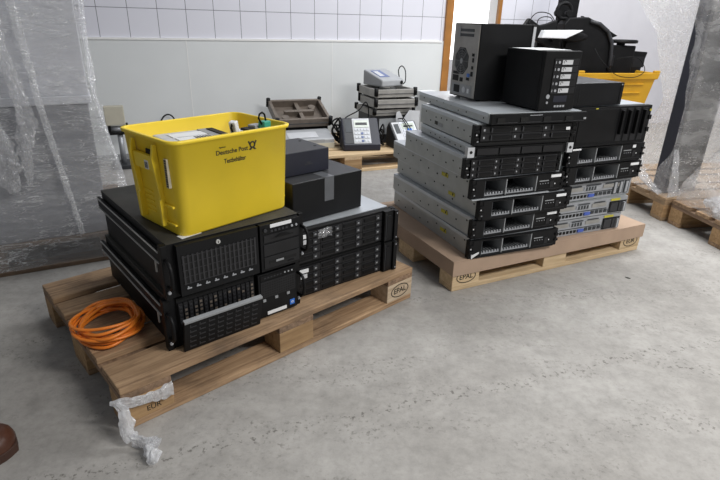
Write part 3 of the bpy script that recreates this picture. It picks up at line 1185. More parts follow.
def drive_array(label, loc, yaw, lid, D=.62, tape=False):
    H = .1325
    r = thing('drive_array', label, 'server', loc, yaw, GD)
    chassis_body(r, D, H, M['blackm'], lid, .014)
    f = MB()
    f.box(.018, .464, .0, .0138, .002, H - .003, M['hole'])
    f.box(.018, .44, -.004, .0, H - .008, H - .003, M['black'])
    f.box(.018, .44, -.004, .0, .002, .006, M['black'])
    f.done('front_frame', r)
    X0, X1 = .022, .412
    w, h = (X1 - X0) / 4, (H - .016) / 4
    for i in range(4):
        for j in range(4):
            x, zz = X0 + i * w, .007 + j * h
            c = MB()
            c.box(x + .001, x + w - .001, -.008, -.0005, zz + .001, zz + h - .0015, M['drive'])
            c.box(x + .006, x + w * .62, -.0115, -.008, zz + h * .30, zz + h * .72, M['black'])
            c.box(x + w * .64, x + w * .82, -.013, -.008, zz + h * .22, zz + h * .80, M['greyblack'])
            c.box(x + w * .70, x + w * .78, -.0136, -.013, zz + h * .42, zz + h * .6, M['grey'])
            c.done('drive_carrier', r)
    l = MB()
    l.box(.024, .062, -.0150, -.0118, H - .030, H - .016, M['sticker'])
    l.done('paper_label', r)['label'] = 'white paper label'
    l = MB()
    l.box(.028, .056, -.0150, -.0118, H - .052, H - .036, M['lgrey'])
    l.done('asset_label', r)
    d = MB()
    d.box(.415, .458, -.022, .0, .003, H - .002, M['black'])
    d.box(.424, .446, -.026, -.022, .02, H - .02, M['blackm'])
    d.box(.42, .424, -.0245, -.022, .01, H - .01, M['greyblack'])
    d.done('side_door', r, bevel=.003)
    c = MB()
    c.box(.4645, .482, -.006, .02, .002, H - .002, M['black'])
    c.box(.460, .478, -.030, -.006, .004, H - .004, M['black'])
    c.cyl((.471, -.032, H - .015), (.471, -.030, H - .015), .003, M['comb'])
    c.cyl((.471, -.032, .015), (.471, -.030, .015), .003, M['comb'])
    c.done('rack_ear', r, bevel=.002)
    c = MB()
    c.box(.0, .0175, -.004, .02, .002, H - .002, M['black'])
    c.done('rack_ear', r, bevel=.002)
    if tape:
        t = MB()
        rnd = random.Random(3)
        pts = []
        n = 7
        v = [(.10 + .06 * i / n, -.0178 - .008 * rnd.random(), H - .040 + .036 * j / n) for j in range(n + 1) for i in range(n + 1)]
        t.faces(v, [(j * (n + 1) + i, j * (n + 1) + i + 1, (j + 1) * (n + 1) + i + 1, (j + 1) * (n + 1) + i) for j in range(n) for i in range(n)], M['filmfold'])
        t.done('crumpled_tape', r)
    return r


D1 = drive_array('sixteen-drive array with black top, lying on the front pallet', LP(.656, .102, PZ), SY - .04, M['greyblack'])
D2 = drive_array('upper sixteen-drive array with pale blue-white lid, black box on it', LP(.658, .104, PZ + .1325), SY - .035, M['lid'], tape=True)
zt = PZ + .265
s = thing('black_box', 'larger black metal box with grey tape, on the pale-lidded drive array', 'metal box', LP(.706, .156, zt), LP_YAW - .012)
c = MB()
c.box(0, .327, 0, .36, .001, .152, M['greyblack'])
c.done('case_body', s, bevel=.003)
c = MB()
c.box(.001, .326, -.002, 0, .002, .151, M['blackm'])
c.done('front_panel', s, bevel=.001)
c = MB()
c.box(.142, .186, -.0032, -.0020, .062, .152, M['tape'])
c.box(.142, .186, -.0028, .07, .1522, .1530, M['tape'])
c.done('tape_strip', s)['label'] = 'grey tape strip folded over the edge'
c = MB()
c.cyl((.327, .02, .06), (.334, .02, .06), .012, M['black'])
c.done('side_knob', s)
s = thing('black_box', 'smaller black box topmost beside the yellow crate', 'metal box', LP(.708, .236, zt + .1535), LP_YAW - .03)
c = MB()
c.box(0, .222, 0, .20, .001, .086, M['greyblack'])
for y in (.05, .15):
    c.cyl((.195, y, .086), (.195, y, .0875), .006, M['black'])
c.done('case_body', s, bevel=.003)
c = MB()
c.box(.001, .221, -.002, 0, .002, .085, M['navy'])
c.box(.11, .145, -.0028, -.002, .034, .038, M['greyblack'])
c.box(.12, .135, -.0028, -.002, .040, .045, M['greyblack'])
c.done('front_panel', s, bevel=.001)

# ------------------------------------------------------------------ yellow crate
ZS = PZ + 2 * SH
CX, CY, CYAW = .453, .243, .095
cr = thing('postal_crate', 'yellow postal crate with black lettering on the black servers', 'crate', LP(CX, CY, ZS), LP_YAW + CYAW)


def rrect(w, d, r, n=6):
    pts = []
    for cx, cy, a0 in ((w - r, d - r, 0), (-w + r, d - r, PI / 2), (-w + r, -d + r, PI), (w - r, -d + r, 3 * PI / 2)):
        for k in range(n + 1):
            a = a0 + PI / 2 * k / n
            pts.append((cx + r * math.cos(a), cy + r * math.sin(a)))
    return pts


W0, D0, CH, TP = .197, .136, .284, .014
rings = []


def ring(w, d, r, zz):
    return [(x, y, zz) for x, y in rrect(w, d, r)]


rings = [ring(W0, D0, .03, 0), ring(W0 + .003, D0 + .003, .032, .006), ring(W0 + TP * .9, D0 + TP * .9, .034, CH - .012),
         ring(W0 + TP + .005, D0 + TP + .005, .036, CH - .010), ring(W0 + TP + .006, D0 + TP + .006, .036, CH - .001),
         ring(W0 + TP + .004, D0 + TP + .004, .036, CH), ring(W0 + TP - .004, D0 + TP - .004, .030, CH),
         ring(W0 + TP - .005, D0 + TP - .005, .030, CH - .003), ring(W0 - .002, D0 - .002, .028, .006)]
c = MB()
c.loft(rings, M['yellow'], caps=True)
c.done('shell', cr)
# end wall details, left end
for sg in (-1, 1):
    e = MB()
    for y in (-.062, .062):
        v = []
        xb, xt = W0 + .002, W0 + TP
        poly = [(xb, .022), (xb + .020, .022), (xb + .021, .10), (xb + .017, .104), (xt + .018, CH - .06), (xt + .010, CH - .02), (xt, CH - .02)]
        e.prism([(sg * a, b) for a, b in poly], y - .005, y + .005, M['yellow'])
    for y in (-.085,):
        e.box(*sorted((sg * (W0 + .002), sg * (W0 + .012))), y - .03, y + .02, .085, .092, M['yellow'])
        e.box(*sorted((sg * (W0 + .002), sg * (W0 + .010))), y - .03, y + .02, .03, .036, M['yellow'])
    e.done('end_rib', cr, bevel=.001)
    g = MB()
    for k in range(5):
        g.box(*sorted((sg * (W0 + .001), sg * (W0 + .007 + .0006 * k))), .0, .05, .045 + k * .016, .049 + k * .016, M['yellow'])
    g.done('grip_louvre', cr)
    h = MB()
    h.prism([(sg * (W0 + .010), CH - .10), (sg * (W0 + .024), CH - .10), (sg * (W0 + .026), CH - .055), (sg * (W0 + .012), CH - .055)], -.055, .055, M['yellow'])
    h.box(*sorted((sg * (W0 + .009), sg * (W0 + .0150))), -.034, -.002, CH - .054, CH - .040, M['hole'])
    h.done('handle', cr, bevel=.002)
    if sg < 0:
        b = MB()
        b.box(-W0 - .0275, -W0 - .022, -.032, -.012, CH - .095, CH - .070, M['sticker'])
        for k in range(3):
            b.box(-W0 - .0281, -W0 - .0275, -.030 + k * .006, -.027 + k * .006, CH - .092, CH - .074, M['print'])
        b.done('barcode_label', cr)
        b = MB()
        b.box(-W0 - .0165, -W0 - .008, -D0 + .018, -D0 + .032, CH - .135, CH - .052, M['paper_old'])
        for k in range(12):
            b.box(-W0 - .0171, -W0 - .0165, -D0 + .020, -D0 + .030, CH - .132 + k * .0066, CH - .1285 + k * .0066 + (k % 3) * .0006, M['print'])
        b.done('barcode_label', cr)
TA = math.atan2(TP * .9, CH)


def front_y(zz):
    return -(D0 + .003 + (TP * .9 - .003) * (zz - .006) / (CH - .018))


FR = (PI / 2 - TA * -1 if False else PI / 2 + TA * 0.9, 0, 0)
zz = CH - .053
text('maker_lettering', 'Deutsche Post', .0192, cr, (-.017, front_y(zz) - .0006, zz), FR, M['print'], .0004, bold=.00022)
text('small_lettering', 'Eigentum', .006, cr, (-.050, front_y(zz + .014) - .0006, zz + .0155), FR, M['print'], .0004)
zz = CH - .081
text('container_lettering', 'Testbehälter', .0195, cr, (-.008, front_y(zz) - .0006, zz), FR, M['print'], .0004, sx=.78, bold=.0002)
# post horn with two arrow flashes
hz = CH - .045
hn = MB()
hy = front_y(hz) - .0008
ho = (.057, hz)
hn.tube([(ho[0] + .0085 * math.cos(a), hy, ho[1] + .0085 * math.sin(a)) for a in [2 * PI * j / 20 for j in range(20)]], .0024, M['print'], 6, True)
for sx in (-1, 1):
    hn.prism([(ho[0] + sx * .009, ho[1] - .004), (ho[0] + sx * .0165, ho[1] + .010), (ho[0] + sx * .012, ho[1] + .0125), (ho[0] + sx * .008, ho[1] + .004)], hy - .0006, hy + .001, M['print'])
    hn.prism([(ho[0] - sx * .002, ho[1] - .007), (ho[0] + sx * .004, ho[1] - .007), (ho[0] + sx * .014, ho[1] - .015), (ho[0] + sx * .006, ho[1] - .016)], hy - .0006, hy + .001, M['print'])
hn.done('post_horn', cr)['label'] = 'black post horn emblem'
# contents
crf = frame(LP(CX, CY)[0], LP(CX, CY)[1], LP_YAW + CYAW)
ZI = ZS + .0065
d = thing('data_device', 'flat grey-white device with dark ends lying in the yellow crate', 'device', crf(-.060, .012, ZI), LP_YAW + CYAW - .12)
c = MB()
c.box(-.085, .105, -.085, .085, 0, .248, M['lgrey'])
c.box(-.108, -.085, -.08, .03, .07, .246, M['greyblack'])
c.done('housing', d, bevel=.006)
c = MB()
for x0_, x1_, y0_, y1_, m_n in ((-.05, .10, -.055, -.012, 'sticker'), (-.02, .03, -.08, -.062, 'sticker'), (-.05, .10, .0, .05, 'sticker'), (.06, .104, -.075, .075, 'grey')):
    c.box(x0_, x1_, y0_, y1_, .2485, .2500 + (.001 if m_n == 'grey' else 0), M[m_n])
for k in range(6):
    c.box(.005 + k * .009, .010 + k * .009, -.05, -.02, .2502, .2508, M['print'])
c.done('top_label', d)
c = MB()
c.box(.085, .106, -.06, .06, .249, .254, M['black'])
c.done('end_cap', d)
bx = thing('carton', 'plain brown carton in the right end of the yellow crate', 'carton', crf(.120, .0, ZI), LP_YAW + CYAW)
MB().box(-.052, .070, -.095, .090, 0, .215, M['card']).done('carton_body', bx, bevel=.003)
ZT = ZI + .2152
a_ = thing('power_adapter', 'white power adapter with black cable in the yellow crate', 'adapter', crf(.088, -.03, ZT), LP_YAW + .5)
MB().box(-.012, .03, -.02, .02, 0, .038, M['sticker']).done('housing', a_, bevel=.004)
MB().box(-.014, .006, -.012, .012, .038, .074, M['sticker']).done('plug', a_, rot=(.0, -.25, 0), bevel=.003)
MB().tube([(-.012, 0, .02), (-.025, 0, .03), (-.035, 0, .052), (-.028, 0, .064), (-.012, .004, .060)], .0035, M['black']).done('cable', a_)
a_ = thing('connector', 'silver and black connector block beside the white adapter in the crate', 'connector', crf(.132, -.045, ZT), LP_YAW + .2)
MB().box(-.03, .0, -.02, .02, 0, .045, M['black']).done('housing', a_, bevel=.003)
MB().box(.001, .04, -.018, .018, 0, .052, M['comb']).done('plug', a_, bevel=.003)
a_ = thing('connector', 'green plug with black cable loop at the crate corner', 'connector', crf(.168, -.072, ZT), LP_YAW + .3)
MB().box(-.018, .014, -.014, .014, 0, .066, M['green']).done('plug', a_, bevel=.003)
MB().tube([(-.012, 0, .05), (-.03, 0, .078), (-.025, 0, .09), (-.012, .0, .094), (.0, 0, .086), (.004, 0, .066)], .0032, M['black']).done('cable', a_)
pp = thing('paper_scrap', 'white paper scrap under the front corner of the yellow crate', 'paper', LP(.262, .082, ZS - .0002), LP_YAW + .12)
MB().box(.0, .066, .002, .030, 0, .0012, M['sticker']).done('sheet', pp)

# ------------------------------------------------------------------ orange cable coil
ck = thing('orange_cable', 'coil of orange cable lying on the front pallet', 'cable', LP(.090, .318, PZ), LP_YAW - .38)
rnd = random.Random(11)
t = MB()
pts = []
turns = 11
N = 48
ph = [rnd.random() * 6.28 for _ in range(6)]
for k in range(turns * N + 1):
    a = 2 * PI * k / N
    tr = k / N
    lay = (tr % 3)
    ra = .088 + .010 * math.sin(tr * 2.3 + ph[0]) + .006 * math.sin(3 * a + ph[1])
    rb = .108 + .009 * math.sin(tr * 1.7 + ph[2]) + .006 * math.sin(2 * a + tr + ph[3])
    ox = .010 * math.sin(tr * 1.9 + ph[4])
    oy = .010 * math.cos(tr * 1.3 + ph[5])
    zc = .007 + .0105 * tr * .36 + .008 * (math.sin(a * 1.0 + tr * .9) + 1)
    pts.append((ra * math.cos(a) + ox, rb * math.sin(a) + oy, zc))
t.tube(pts, .0052, M['orange'], 8)
t.done('coil', ck)
t = MB()
t.tube([(.095, -.05, .030), (.06, -.05, .018), (.03, -.03, .010), (.045, -.032, .006)], .0042, M['orange'])
t.done('loose_end', ck)
t = MB()
t.box(.0, .028, -.009, .006, .006, .018, M['comb'])
t.done('plug', ck, (.03, -.03, .0), (0, 0, .5), bevel=.002)

# ------------------------------------------------------------------ twisted film on the front pallet corner
fk = thing('film_knot', 'white twisted plastic film tied round the near corner of the front pallet', 'plastic film', LP(0, 0, 0), LP_YAW)
rnd = random.Random(5)


def crumple(pts, widths, mat, amp=.006, seg=14, sub=10):
    P = [Vector(p) for p in pts]
    out, rr = [], []
    for k in range(len(P) - 1):
        for s_ in range(sub):
            f_ = s_ / sub
            out.append(P[k].lerp(P[k + 1], f_))
            rr.append(widths[k] * (1 - f_) + widths[k + 1] * f_)
    out.append(P[-1])
    rr.append(widths[-1])
    mb = MB()
    rings = []
    n = len(out)
    side = None
    for k in range(n):
        d = (out[min(k + 1, n - 1)] - out[max(k - 1, 0)]).normalized()
        a = Vector((0, 1, 0)).cross(d)
        a = a.normalized() if a.length > .1 else d.orthogonal().normalized()
        if side is not None and a.dot(side) < 0:
            a = -a
        side = a
        b = d.cross(a)
        ring_ = []
        for j in range(seg):
            t_ = 2 * PI * j / seg
            q = noise.noise(Vector((out[k].x * 38 + j * .9, out[k].y * 38, out[k].z * 38 + j * .5)))
            r_ = rr[k] * (1 + .55 * q) + amp * q * .6
            ring_.append(out[k] + a * math.cos(t_) * r_ + b * math.sin(t_) * r_ * .45)
        rings.append(ring_)
    mb.loft(rings, mat, smooth=False, caps=True)
    return mb


crumple([(.142, -.008, .082), (.10, -.010, .084), (.05, -.012, .092), (.012, -.012, .104), (-.012, -.008, .112), (-.028, .002, .114)],
        [.020, .018, .015, .012, .010, .005], M['filmknot'], .004, 16, 12).done('wrapped_band', fk)
crumple([(-.014, -.008, .114), (-.003, -.020, .092), (-.006, -.044, .062), (-.010, -.060, .034), (-.006, -.068, .022)],
        [.009, .013, .016, .017, .014], M['filmknot'], .004, 16, 12).done('hanging_tail', fk)
crumple([(-.006, -.068, .022), (.012, -.086, .018), (.022, -.115, .022), (.022, -.140, .020), (.008, -.160, .012), (-.004, -.160, .008)],
        [.014, .020, .026, .028, .018, .008], M['filmknot'], .008, 16, 12).done('floor_tail', fk)

# ------------------------------------------------------------------ rear pallet: scales and terminals
def PPl(a, b, z=PZ):
    return PP(a, b, z)


dev = thing('counter_scale', 'long silver counter display lying before the brown scale frame', 'scale', PPl(1.165, -.50), W_YAW + .0)
c = MB()
c.prism([(0, 0), (.22, 0), (.22, .115), (.16, .122), (.01, .080), (0, .070)], 0, .42, M['devgrey'], 'x')
c.box(.0, .42, -.004, .0, .0, .045, M['beige'])
c.done('housing', dev, bevel=.006)
c = MB()
c.prism([(.03, .0875), (.12, .1125), (.12, .1145), (.03, .0895)], .06, .30, M['lgrey'], 'x')
for k in range(14):
    c.box(.07 + k * .015, .078 + k * .015, -.002, .0, .058, .070, M['grey'])
c.box(.05, .34, -.001, .0005, .05, .074, M['grey'])
c.done('display', dev)

# platform frame builder
def platform(name, label, loc, rot, Wd, Dp, T, m, group=None, grime=False):
    r = bpy.data.objects.new(name, None)
    COL.objects.link(r)
    r.location = loc
    r.rotation_euler = rot
    tag(r, label, 'scale', group)
    c = MB()
    c.box(0, Wd, 0, .025, 0, T, m)
    c.box(0, Wd, Dp - .025, Dp, 0, T, m)
    c.box(0, .025, .025, Dp - .025, 0, T, m)
    c.box(Wd - .025, Wd, .025, Dp - .025, 0, T, m)
    c.box(.0, Wd, -.006, 0, T * .42, T * .5, M['cage'])
    c.done('frame', r, bevel=.004)
    c = MB()
    c.box(.025, Wd - .025, .025, Dp - .025, .004, .012, M['bronze'] if grime else M['cage'])
    c.box(.10, Wd - .10, Dp * .45, Dp * .55, .012, T * .8, m)
    c.box(Wd * .48, Wd * .55, .025, Dp - .025, .012, T * .7, M['bronze'] if grime else M['cage'])
    c.cyl((Wd * .2, Dp * .25, .01), (Wd * .2, Dp * .25, T * .75), .03, M['bronze'] if grime else M['black'])
    c.cyl((Wd * .78, Dp * .7, .01), (Wd * .78, Dp * .7, T * .75), .03, M['bronze'] if grime else M['black'])
    c.done('load_bridge', r)
    for x in (.004, Wd - .004):
        for y in (.004, Dp - .004):
            c = MB()
            c.cyl((x, y, T * .2), (x, y, T + .014), .017, M['black'])
            c.done('rubber_foot', r)
    return r


sup = thing('black_case', 'flat black case under the brown scale frame by the wall', 'case', PPl(1.18, -.255), W_YAW)
MB().box(0, .44, 0, .295, 0, .135, M['black']).done('case_body', sup, bevel=.005)
platform('scale_platform', 'brown upturned scale frame leaning up towards the wall', PPl(1.175, -.285, PZ + .136), (.34, 0, W_YAW - .03), .45, .34, .07, M['bronze'], grime=True)

GSC = 'platform scales piled by the wall'
sb = thing('storage_box', 'dark grey box carrying the pile of platform scales', 'box', PPl(1.96, -.44), W_YAW)
c = MB()
c.box(0, .36, 0, .34, 0, .225, M['greyblack'])
c.box(.04, .34, -.004, 0, .07, .20, M['grey'])
c.done('box_body', sb, bevel=.004)
zz = PZ + .226
platform('scale_platform', 'grey upturned platform lowest in the pile of scales', PPl(1.945, -.46, zz), (0, 0, W_YAW + .02), .37, .37, .046, M['scale'], GSC)
zz += .0615
platform('scale_platform', 'grey upturned platform in the middle of the pile of scales', PPl(1.950, -.47, zz), (0, 0, W_YAW - .04), .37, .37, .068, M['scale'], GSC)
zz += .0835
platform('scale_platform', 'grey upturned platform topmost in the pile, white terminal resting on it', PPl(1.955, -.46, zz), (0, 0, W_YAW + .01), .365, .36, .062, M['scale'], GSC)
zz += .0775


def terminal(label, loc, yaw, mbody, mface, wd=.29, front_h=.05, back_h=.20, dp=.20, flat=False, pitch=0.):
    r = thing('scale_terminal', label, 'keypad terminal', loc, yaw)
    r.rotation_euler = (pitch, 0, yaw)
    c = MB()
    c.prism([(0, .0), (dp, .0), (dp, back_h * .75), (dp - .03, back_h), (.0, front_h)], 0, wd, mbody, 'x')
    c.done('housing', r, bevel=.012, seg=3)
    ang = math.atan2(back_h - front_h, dp - .03)
    ln = math.hypot(back_h - front_h, dp - .03)
    fx = MB()
    fx.box(.088, wd - (.075 if wd > .28 else .016), .012, ln - .012, -.001, .002, mface[0])
    fx.box(.018, .086, .012, ln - .012, -.001, .002, mface[1])
    fx.done('face_plate', r, (0, 0, front_h), (ang, 0, 0), bevel=.001)
    fx = MB()
    fx.box(.030, .074, ln * .45, ln - .03, .0022, .004, M['cage'])
    fx.done('side_window', r, (0, 0, front_h), (ang, 0, 0))
    fx = MB()
    fx.box(.10, .218, ln * .62, ln - .03, .0021, .0045, M['lcd'] if not flat else mface[1])
    fx.box(.112, .206, ln * .70, ln - .05, .0046, .0052, M['greyblack'])
    fx.done('display', r, (0, 0, front_h), (ang, 0, 0))
    kx = MB()
    for i in range(5):
        for j in range(4):
            x = .100 + i * .0245
            y = .022 + j * ln * .135
            kx.box(x, x + .0185, y, y + .019, .0025, .007, M['keyblue'] if i == 2 and j < 3 else M['key'])
    kx.done('keypad', r, (0, 0, front_h), (ang, 0, 0), bevel=.001)
    return r


DK = (M['lgrey'], M['greyblack'])
terminal('dark keypad terminal in the middle of the rear pallet, facing forward', PPl(1.608, -.640), W_YAW - .20, M['navy'], DK, .30, .05, .235, .19)
terminal('pale keypad terminal half hidden behind the tall silver stack', PPl(2.035, -.725), W_YAW + .10, M['greyblack'], (M['key'], M['lgrey']), .25, .045, .20, .18)
tt = thing('scale_terminal', 'white terminal lying on top of the pile of scales', 'keypad terminal', PPl(2.02, -.43, zz), W_YAW + .26)
c = MB()
c.prism([(0, 0), (.25, 0), (.25, .115), (.23, .12), (0, .055)], 0, .235, M['devgrey'], 'x')
c.done('housing', tt, bevel=.012, seg=3)
c = MB()
c.box(.03, .13, .06, .20, 0, .002, M['keyblue'])
c.box(.04, .09, .08, .18, .002, .003, M['lgrey'])
c.done('display', tt, (0, 0, .0560), (.276, 0, 0))
c = MB()
c.cyl((.21, -.004, .03), (.21, .0, .03), .015, M['black'])
c.done('cable_gland', tt)
sheet = thing('cardboard_piece', 'folded light grey board with a notch, between scales and silver stack', 'board', PPl(2.125, -.502), W_YAW)
c = MB()
c.prism([(0, 0), (.22, 0), (.22, .26), (.12, .27), (.07, .20), (.03, .265), (0, .255)], 0, .006, M['lgrey'])
c.done('front_panel', sheet)
c = MB()
c.box(.214, .22, .006, .20, 0, .26, M['lgrey'])
c.done('side_panel', sheet)
wb = thing('white_box', 'tall white box behind the silver stack, right of the scales', 'box', PPl(2.585, -.20), W_YAW)
MB().box(0, .16, 0, .20, 0, .36, M['sticker']).done('box_body', wb, bevel=.004)

# cables on the rear pallet
rnd = random.Random(21)


def cable(label, pts, r=.005, m=None, name='cable'):
    P = [Vector(p) for p in pts]
    out = []
    n = len(P)
    for k in range(n - 1):
        p0, p1, p2, p3 = P[max(k - 1, 0)], P[k], P[k + 1], P[min(k + 2, n - 1)]
        for s_ in range(8):
            t_ = s_ / 8
            out.append(.5 * ((2 * p1) + (p2 - p0) * t_ + (2 * p0 - 5 * p1 + 4 * p2 - p3) * t_ ** 2 + (3 * p1 - p0 - 3 * p2 + p3) * t_ ** 3))
    out.append(P[-1])
    o = MB().tube(out, r, m or M['black'], 8).done(name)
    return tag(o, label, 'cable')


cable('black cable running from the terminals up to the pile of scales', [PPl(1.66, -.40, PZ + .01), PPl(1.66, -.38, .26), PPl(1.72, -.38, .35), PPl(1.84, -.38, .41), PPl(1.91, -.36, .47), PPl(1.92, -.40, .40), PPl(1.90, -.42, .25), PPl(1.91, -.44, PZ + .01)])
cable('thin dark cable arching above the white terminal on the scales', [PPl(2.24, -.30, zz + .06), PPl(2.24, -.28, zz + .12), PPl(2.275, -.27, zz + .15), PPl(2.31, -.27, zz + .11), PPl(2.31, -.28, zz + .03), PPl(2.28, -.30, zz + .008)], .0045)
pts = []
for k in range(26):
    a = k * 1.1
    pts.append(PPl(1.66 + .030 * math.cos(a * 1.3) + .018 * math.sin(k * 2.2), -.39 + .06 * math.sin(a) + .03 * math.cos(k * 1.7), PZ + .02 + .22 * (.5 + .5 * math.sin(k * .8 + .6)) * (.4 + .6 * rnd.random())))
cable('tangle of black cable between silver display and dark terminal', pts, .007)
pts = []
for k in range(18):
    a = k * 1.2
    pts.append(PPl(1.965 + .022 * math.cos(a), -.56 + .03 * math.sin(a), PZ + .01 + .17 * (.5 + .5 * math.sin(k * .9)) * (.6 + .4 * rnd.random())))
cable('black cable bundle squeezed between the two keypad terminals', pts, .006)
for i, dx in enumerate((0, .018)):
    o = cable(('left' if i == 0 else 'right') + ' of two black leads with blue plugs draped over the pale terminal',
              [PPl(2.13 + dx, -.525, .352), PPl(2.145 + dx, -.56, .360), PPl(2.155 + dx, -.595, .335), PPl(2.17 + dx * 1.3, -.635, .29)], .004)
    o['group'] = 'leads on the pale terminal'
    pm = MB()
    p_ = PPl(2.17 + dx * 1.3, -.635, .29)
    q_ = PPl(2.176 + dx * 1.3, -.66, .262)
    pm.cyl(p_, q_, .007, M['blue'], 10)
    pm.done('plug', o)['label'] = 'blue plug'

# device and cable behind the crate by the wall
st = thing('display_column', 'beige display head on a silver column, behind the crate by the wall', 'display', WP(.035, -.20, 0), W_YAW)
c = MB()
c.box(-.08, .08, -.10, .10, 0, .03, M['greyblack'])
c.done('foot', st, bevel=.004)
c = MB()
c.cyl((0, 0, .03), (0, 0, .26), .02, M['silver'])
c.done('column', st)
c = MB()
c.box(-.07, .06, -.03, .03, .25, .265, M['black'])
c.box(.05, .065, -.02, .02, .27, .33, M['black'])
c.cyl((-.055, 0, .29), (.03, 0, .29), .022, M['silver'])
c.cyl((.03, 0, .29), (.055, 0, .29), .026, M['lgrey'])
c.box(-.075, -.055, -.03, .03, .265, .32, M['black'])
c.done('bracket', st)
c = MB()
c.box(-.085, .05, -.035, .03, .32, .46, M['beige'])
c.done('head', st, bevel=.006)
c = MB()
c.box(-.092, -.085, -.036, .031, .318, .465, M['sticker'])
c.done('head_edge', st)
cable('black cable loop rising behind the yellow crate by the wall', [WP(.33, -.06, .006), WP(.335, -.05, .25), WP(.36, -.05, .33), WP(.405, -.05, .355), WP(.445, -.05, .32), WP(.47, -.05, .2), WP(.49, -.06, .006)], .006)

# ------------------------------------------------------------------ yellow bin and its contents
BYAW = math.atan2(.26, .9)
BN = frame(1.93, 4.99, BYAW)
bn = thing('yellow_bin', 'large ochre yellow bin full of black equipment by the wall', 'bin', BN(0, 0, 0), BYAW)
x0, x1, hb, dp = -.29, .94, .69, .56
c = MB()


def bring(o_, zz):
    return [(x0 + o_, o_, zz), (x1 - o_, o_, zz), (x1 - o_, dp - o_, zz), (x0 + o_, dp - o_, zz)]


c.loft([bring(.09, 0), bring(.012, hb - .06), bring(-.005, hb - .058), bring(-.012, hb), bring(.018, hb), bring(.03, hb - .05), bring(.10, .02)], M['ochre'], smooth=False, caps=True)
c.done('shell', bn, bevel=.006)
for zz in (.40, .50, .58):
    c = MB()
    o_ = .09 - .078 * zz / (hb - .06)
    c.box(x0 + o_ + .03, x1 - o_ - .12, o_ - .012, o_ + .008, zz, zz + .012, M['ochre'])
    c.done('side_rib', bn, bevel=.002)
for xx in (.02, x1 - .06):
    c = MB()
    c.box(xx, xx + .08, -.010, .016, hb, hb + .022, M['ochre'])
    c.done('stacking_lug', bn, bevel=.006)
ZBN = .0205
def junk(name, label, cat, poly, b0, b1, mat='black', bevel=.01, extra=None):
    r = thing(name, label, cat, BN(0, 0, 0), BYAW)
    MB().prism(poly, b0, b1, M[mat]).done('housing', r, bevel=bevel)
    return r


j1 = junk('monitor', 'black monitor casing with curved back, tallest in the yellow bin', 'monitor',
          [(-.05, ZBN), (.40, ZBN), (.486, .677), (.478, .796), (.462, .904), (.43, .97), (.395, 1.035), (.345, 1.08), (.288, 1.11), (.142, 1.165), (-.06, 1.155), (-.105, 1.10), (-.093, .88)], .13, .24)
c = MB()
c.tube([(.16, .125, 1.13), (.26, .118, 1.11), (.36, .115, 1.05), (.43, .115, .95), (.45, .115, .82), (.455, .12, .70)], .018, M['greyblack'], 10)
c.done('rim', j1)
c = MB()
c.box(.44, .482, .10, .13, .74, .84, M['drive'])
c.done('clip', j1, bevel=.006)
j2 = junk('monitor_stand', 'black upright stand rising out of the yellow bin past the photo top', 'stand',
          [(-.072, ZBN), (.118, ZBN), (.128, 1.31), (.135, 1.55), (-.085, 1.55), (-.075, 1.30)], .28, .33)
j3 = junk('laptop', 'black laptop leaning behind the curved monitor casing in the bin', 'laptop',
          [(.33, ZBN), (.60, ZBN), (.59, .98), (.676, 1.008), (.46, 1.10), (.237, 1.178), (.28, 1.09)], .345, .385, bevel=.004)
j4 = thing('monitor_stand', 'flat oval black monitor foot above the bin panels', 'stand', BN(.665, .24, 0), BYAW)
c = MB()
c.loft([[(.145 * math.cos(t_) * s_, .11 * math.sin(t_) * s_, zz) for t_ in [2 * PI * k / 28 for k in range(28)]] for zz, s_ in ((.945, .85), (.95, 1), (.972, 1), (.978, .9))], M['black'], caps=True)
c.done('foot_plate', j4)
c = MB()
c.box(-.05, .03, .0, .03, ZBN, .946, M['black'])
c.done('neck', j4, bevel=.005)
j5 = junk('flat_panel', 'black flat panel upright in the bin, below the oval foot', 'panel', [(.52, ZBN), (.75, ZBN), (.768, .925), (.505, .932)], .17, .205)
j6 = junk('flat_panel', 'black flat panel rightmost in the yellow bin', 'panel', [(.78, ZBN + .07), (.80, ZBN + .07), (.865, ZBN + .07), (1.028 - .15, .30), (1.025, .864), (.812, .876)][1:], .28, .315)
c = MB()
c.box(.86, 1.0, .277, .28, .72, .82, M['drive'])
c.done('screen', j6)
j7 = thing('keyboard', 'white long device edge sticking out over the bin, left of the curved casing', 'device', BN(-.20, -.02, 0), BYAW + .02)
c = MB()
c.prism([(-.225, .985), (-.20, 1.048), (.20, 1.056), (.16, 1.035), (.03, .982)], .0, .06, M['sticker'])
c.done('housing', j7, bevel=.006)
c = MB()
c.box(-.06, .02, .0601, .15, .95, 1.0, M['black'])
c.box(-.06, .02, .13, .15, .0215, .95, M['black'])
c.done('support', j7)
j8 = thing('desk_phone', 'black rounded handset device in front of the curved casing', 'device', BN(-.03, .035, 0), BYAW)
c = MB()
c.loft([[(.130 * math.cos(t_) * s_, yy, .998 + .042 * math.sin(t_) * s_) for t_ in [2 * PI * k / 24 for k in range(24)]] for yy, s_ in ((.0, .7), (.012, 1), (.05, 1), (.06, .8))], M['black'], caps=True)
c.done('housing', j8)
c = MB()
c.box(-.04, .04, .062, .09, .94, 1.0, M['black'])
c.box(-.04, .04, .075, .09, ZBN, .94, M['black'])
c.done('support', j8)
j9 = junk('laptop_dock', 'angular black equipment at the left end of the yellow bin', 'device',
          [(-.22, ZBN + .1), (-.16, ZBN + .1), (-.13, .9), (-.201, 1.06), (-.201, 1.133), (-.30, 1.10), (-.377, 1.085), (-.486, 1.142), (-.542, 1.06), (-.44, .98), (-.25, .90)], .10, .15, bevel=.006)
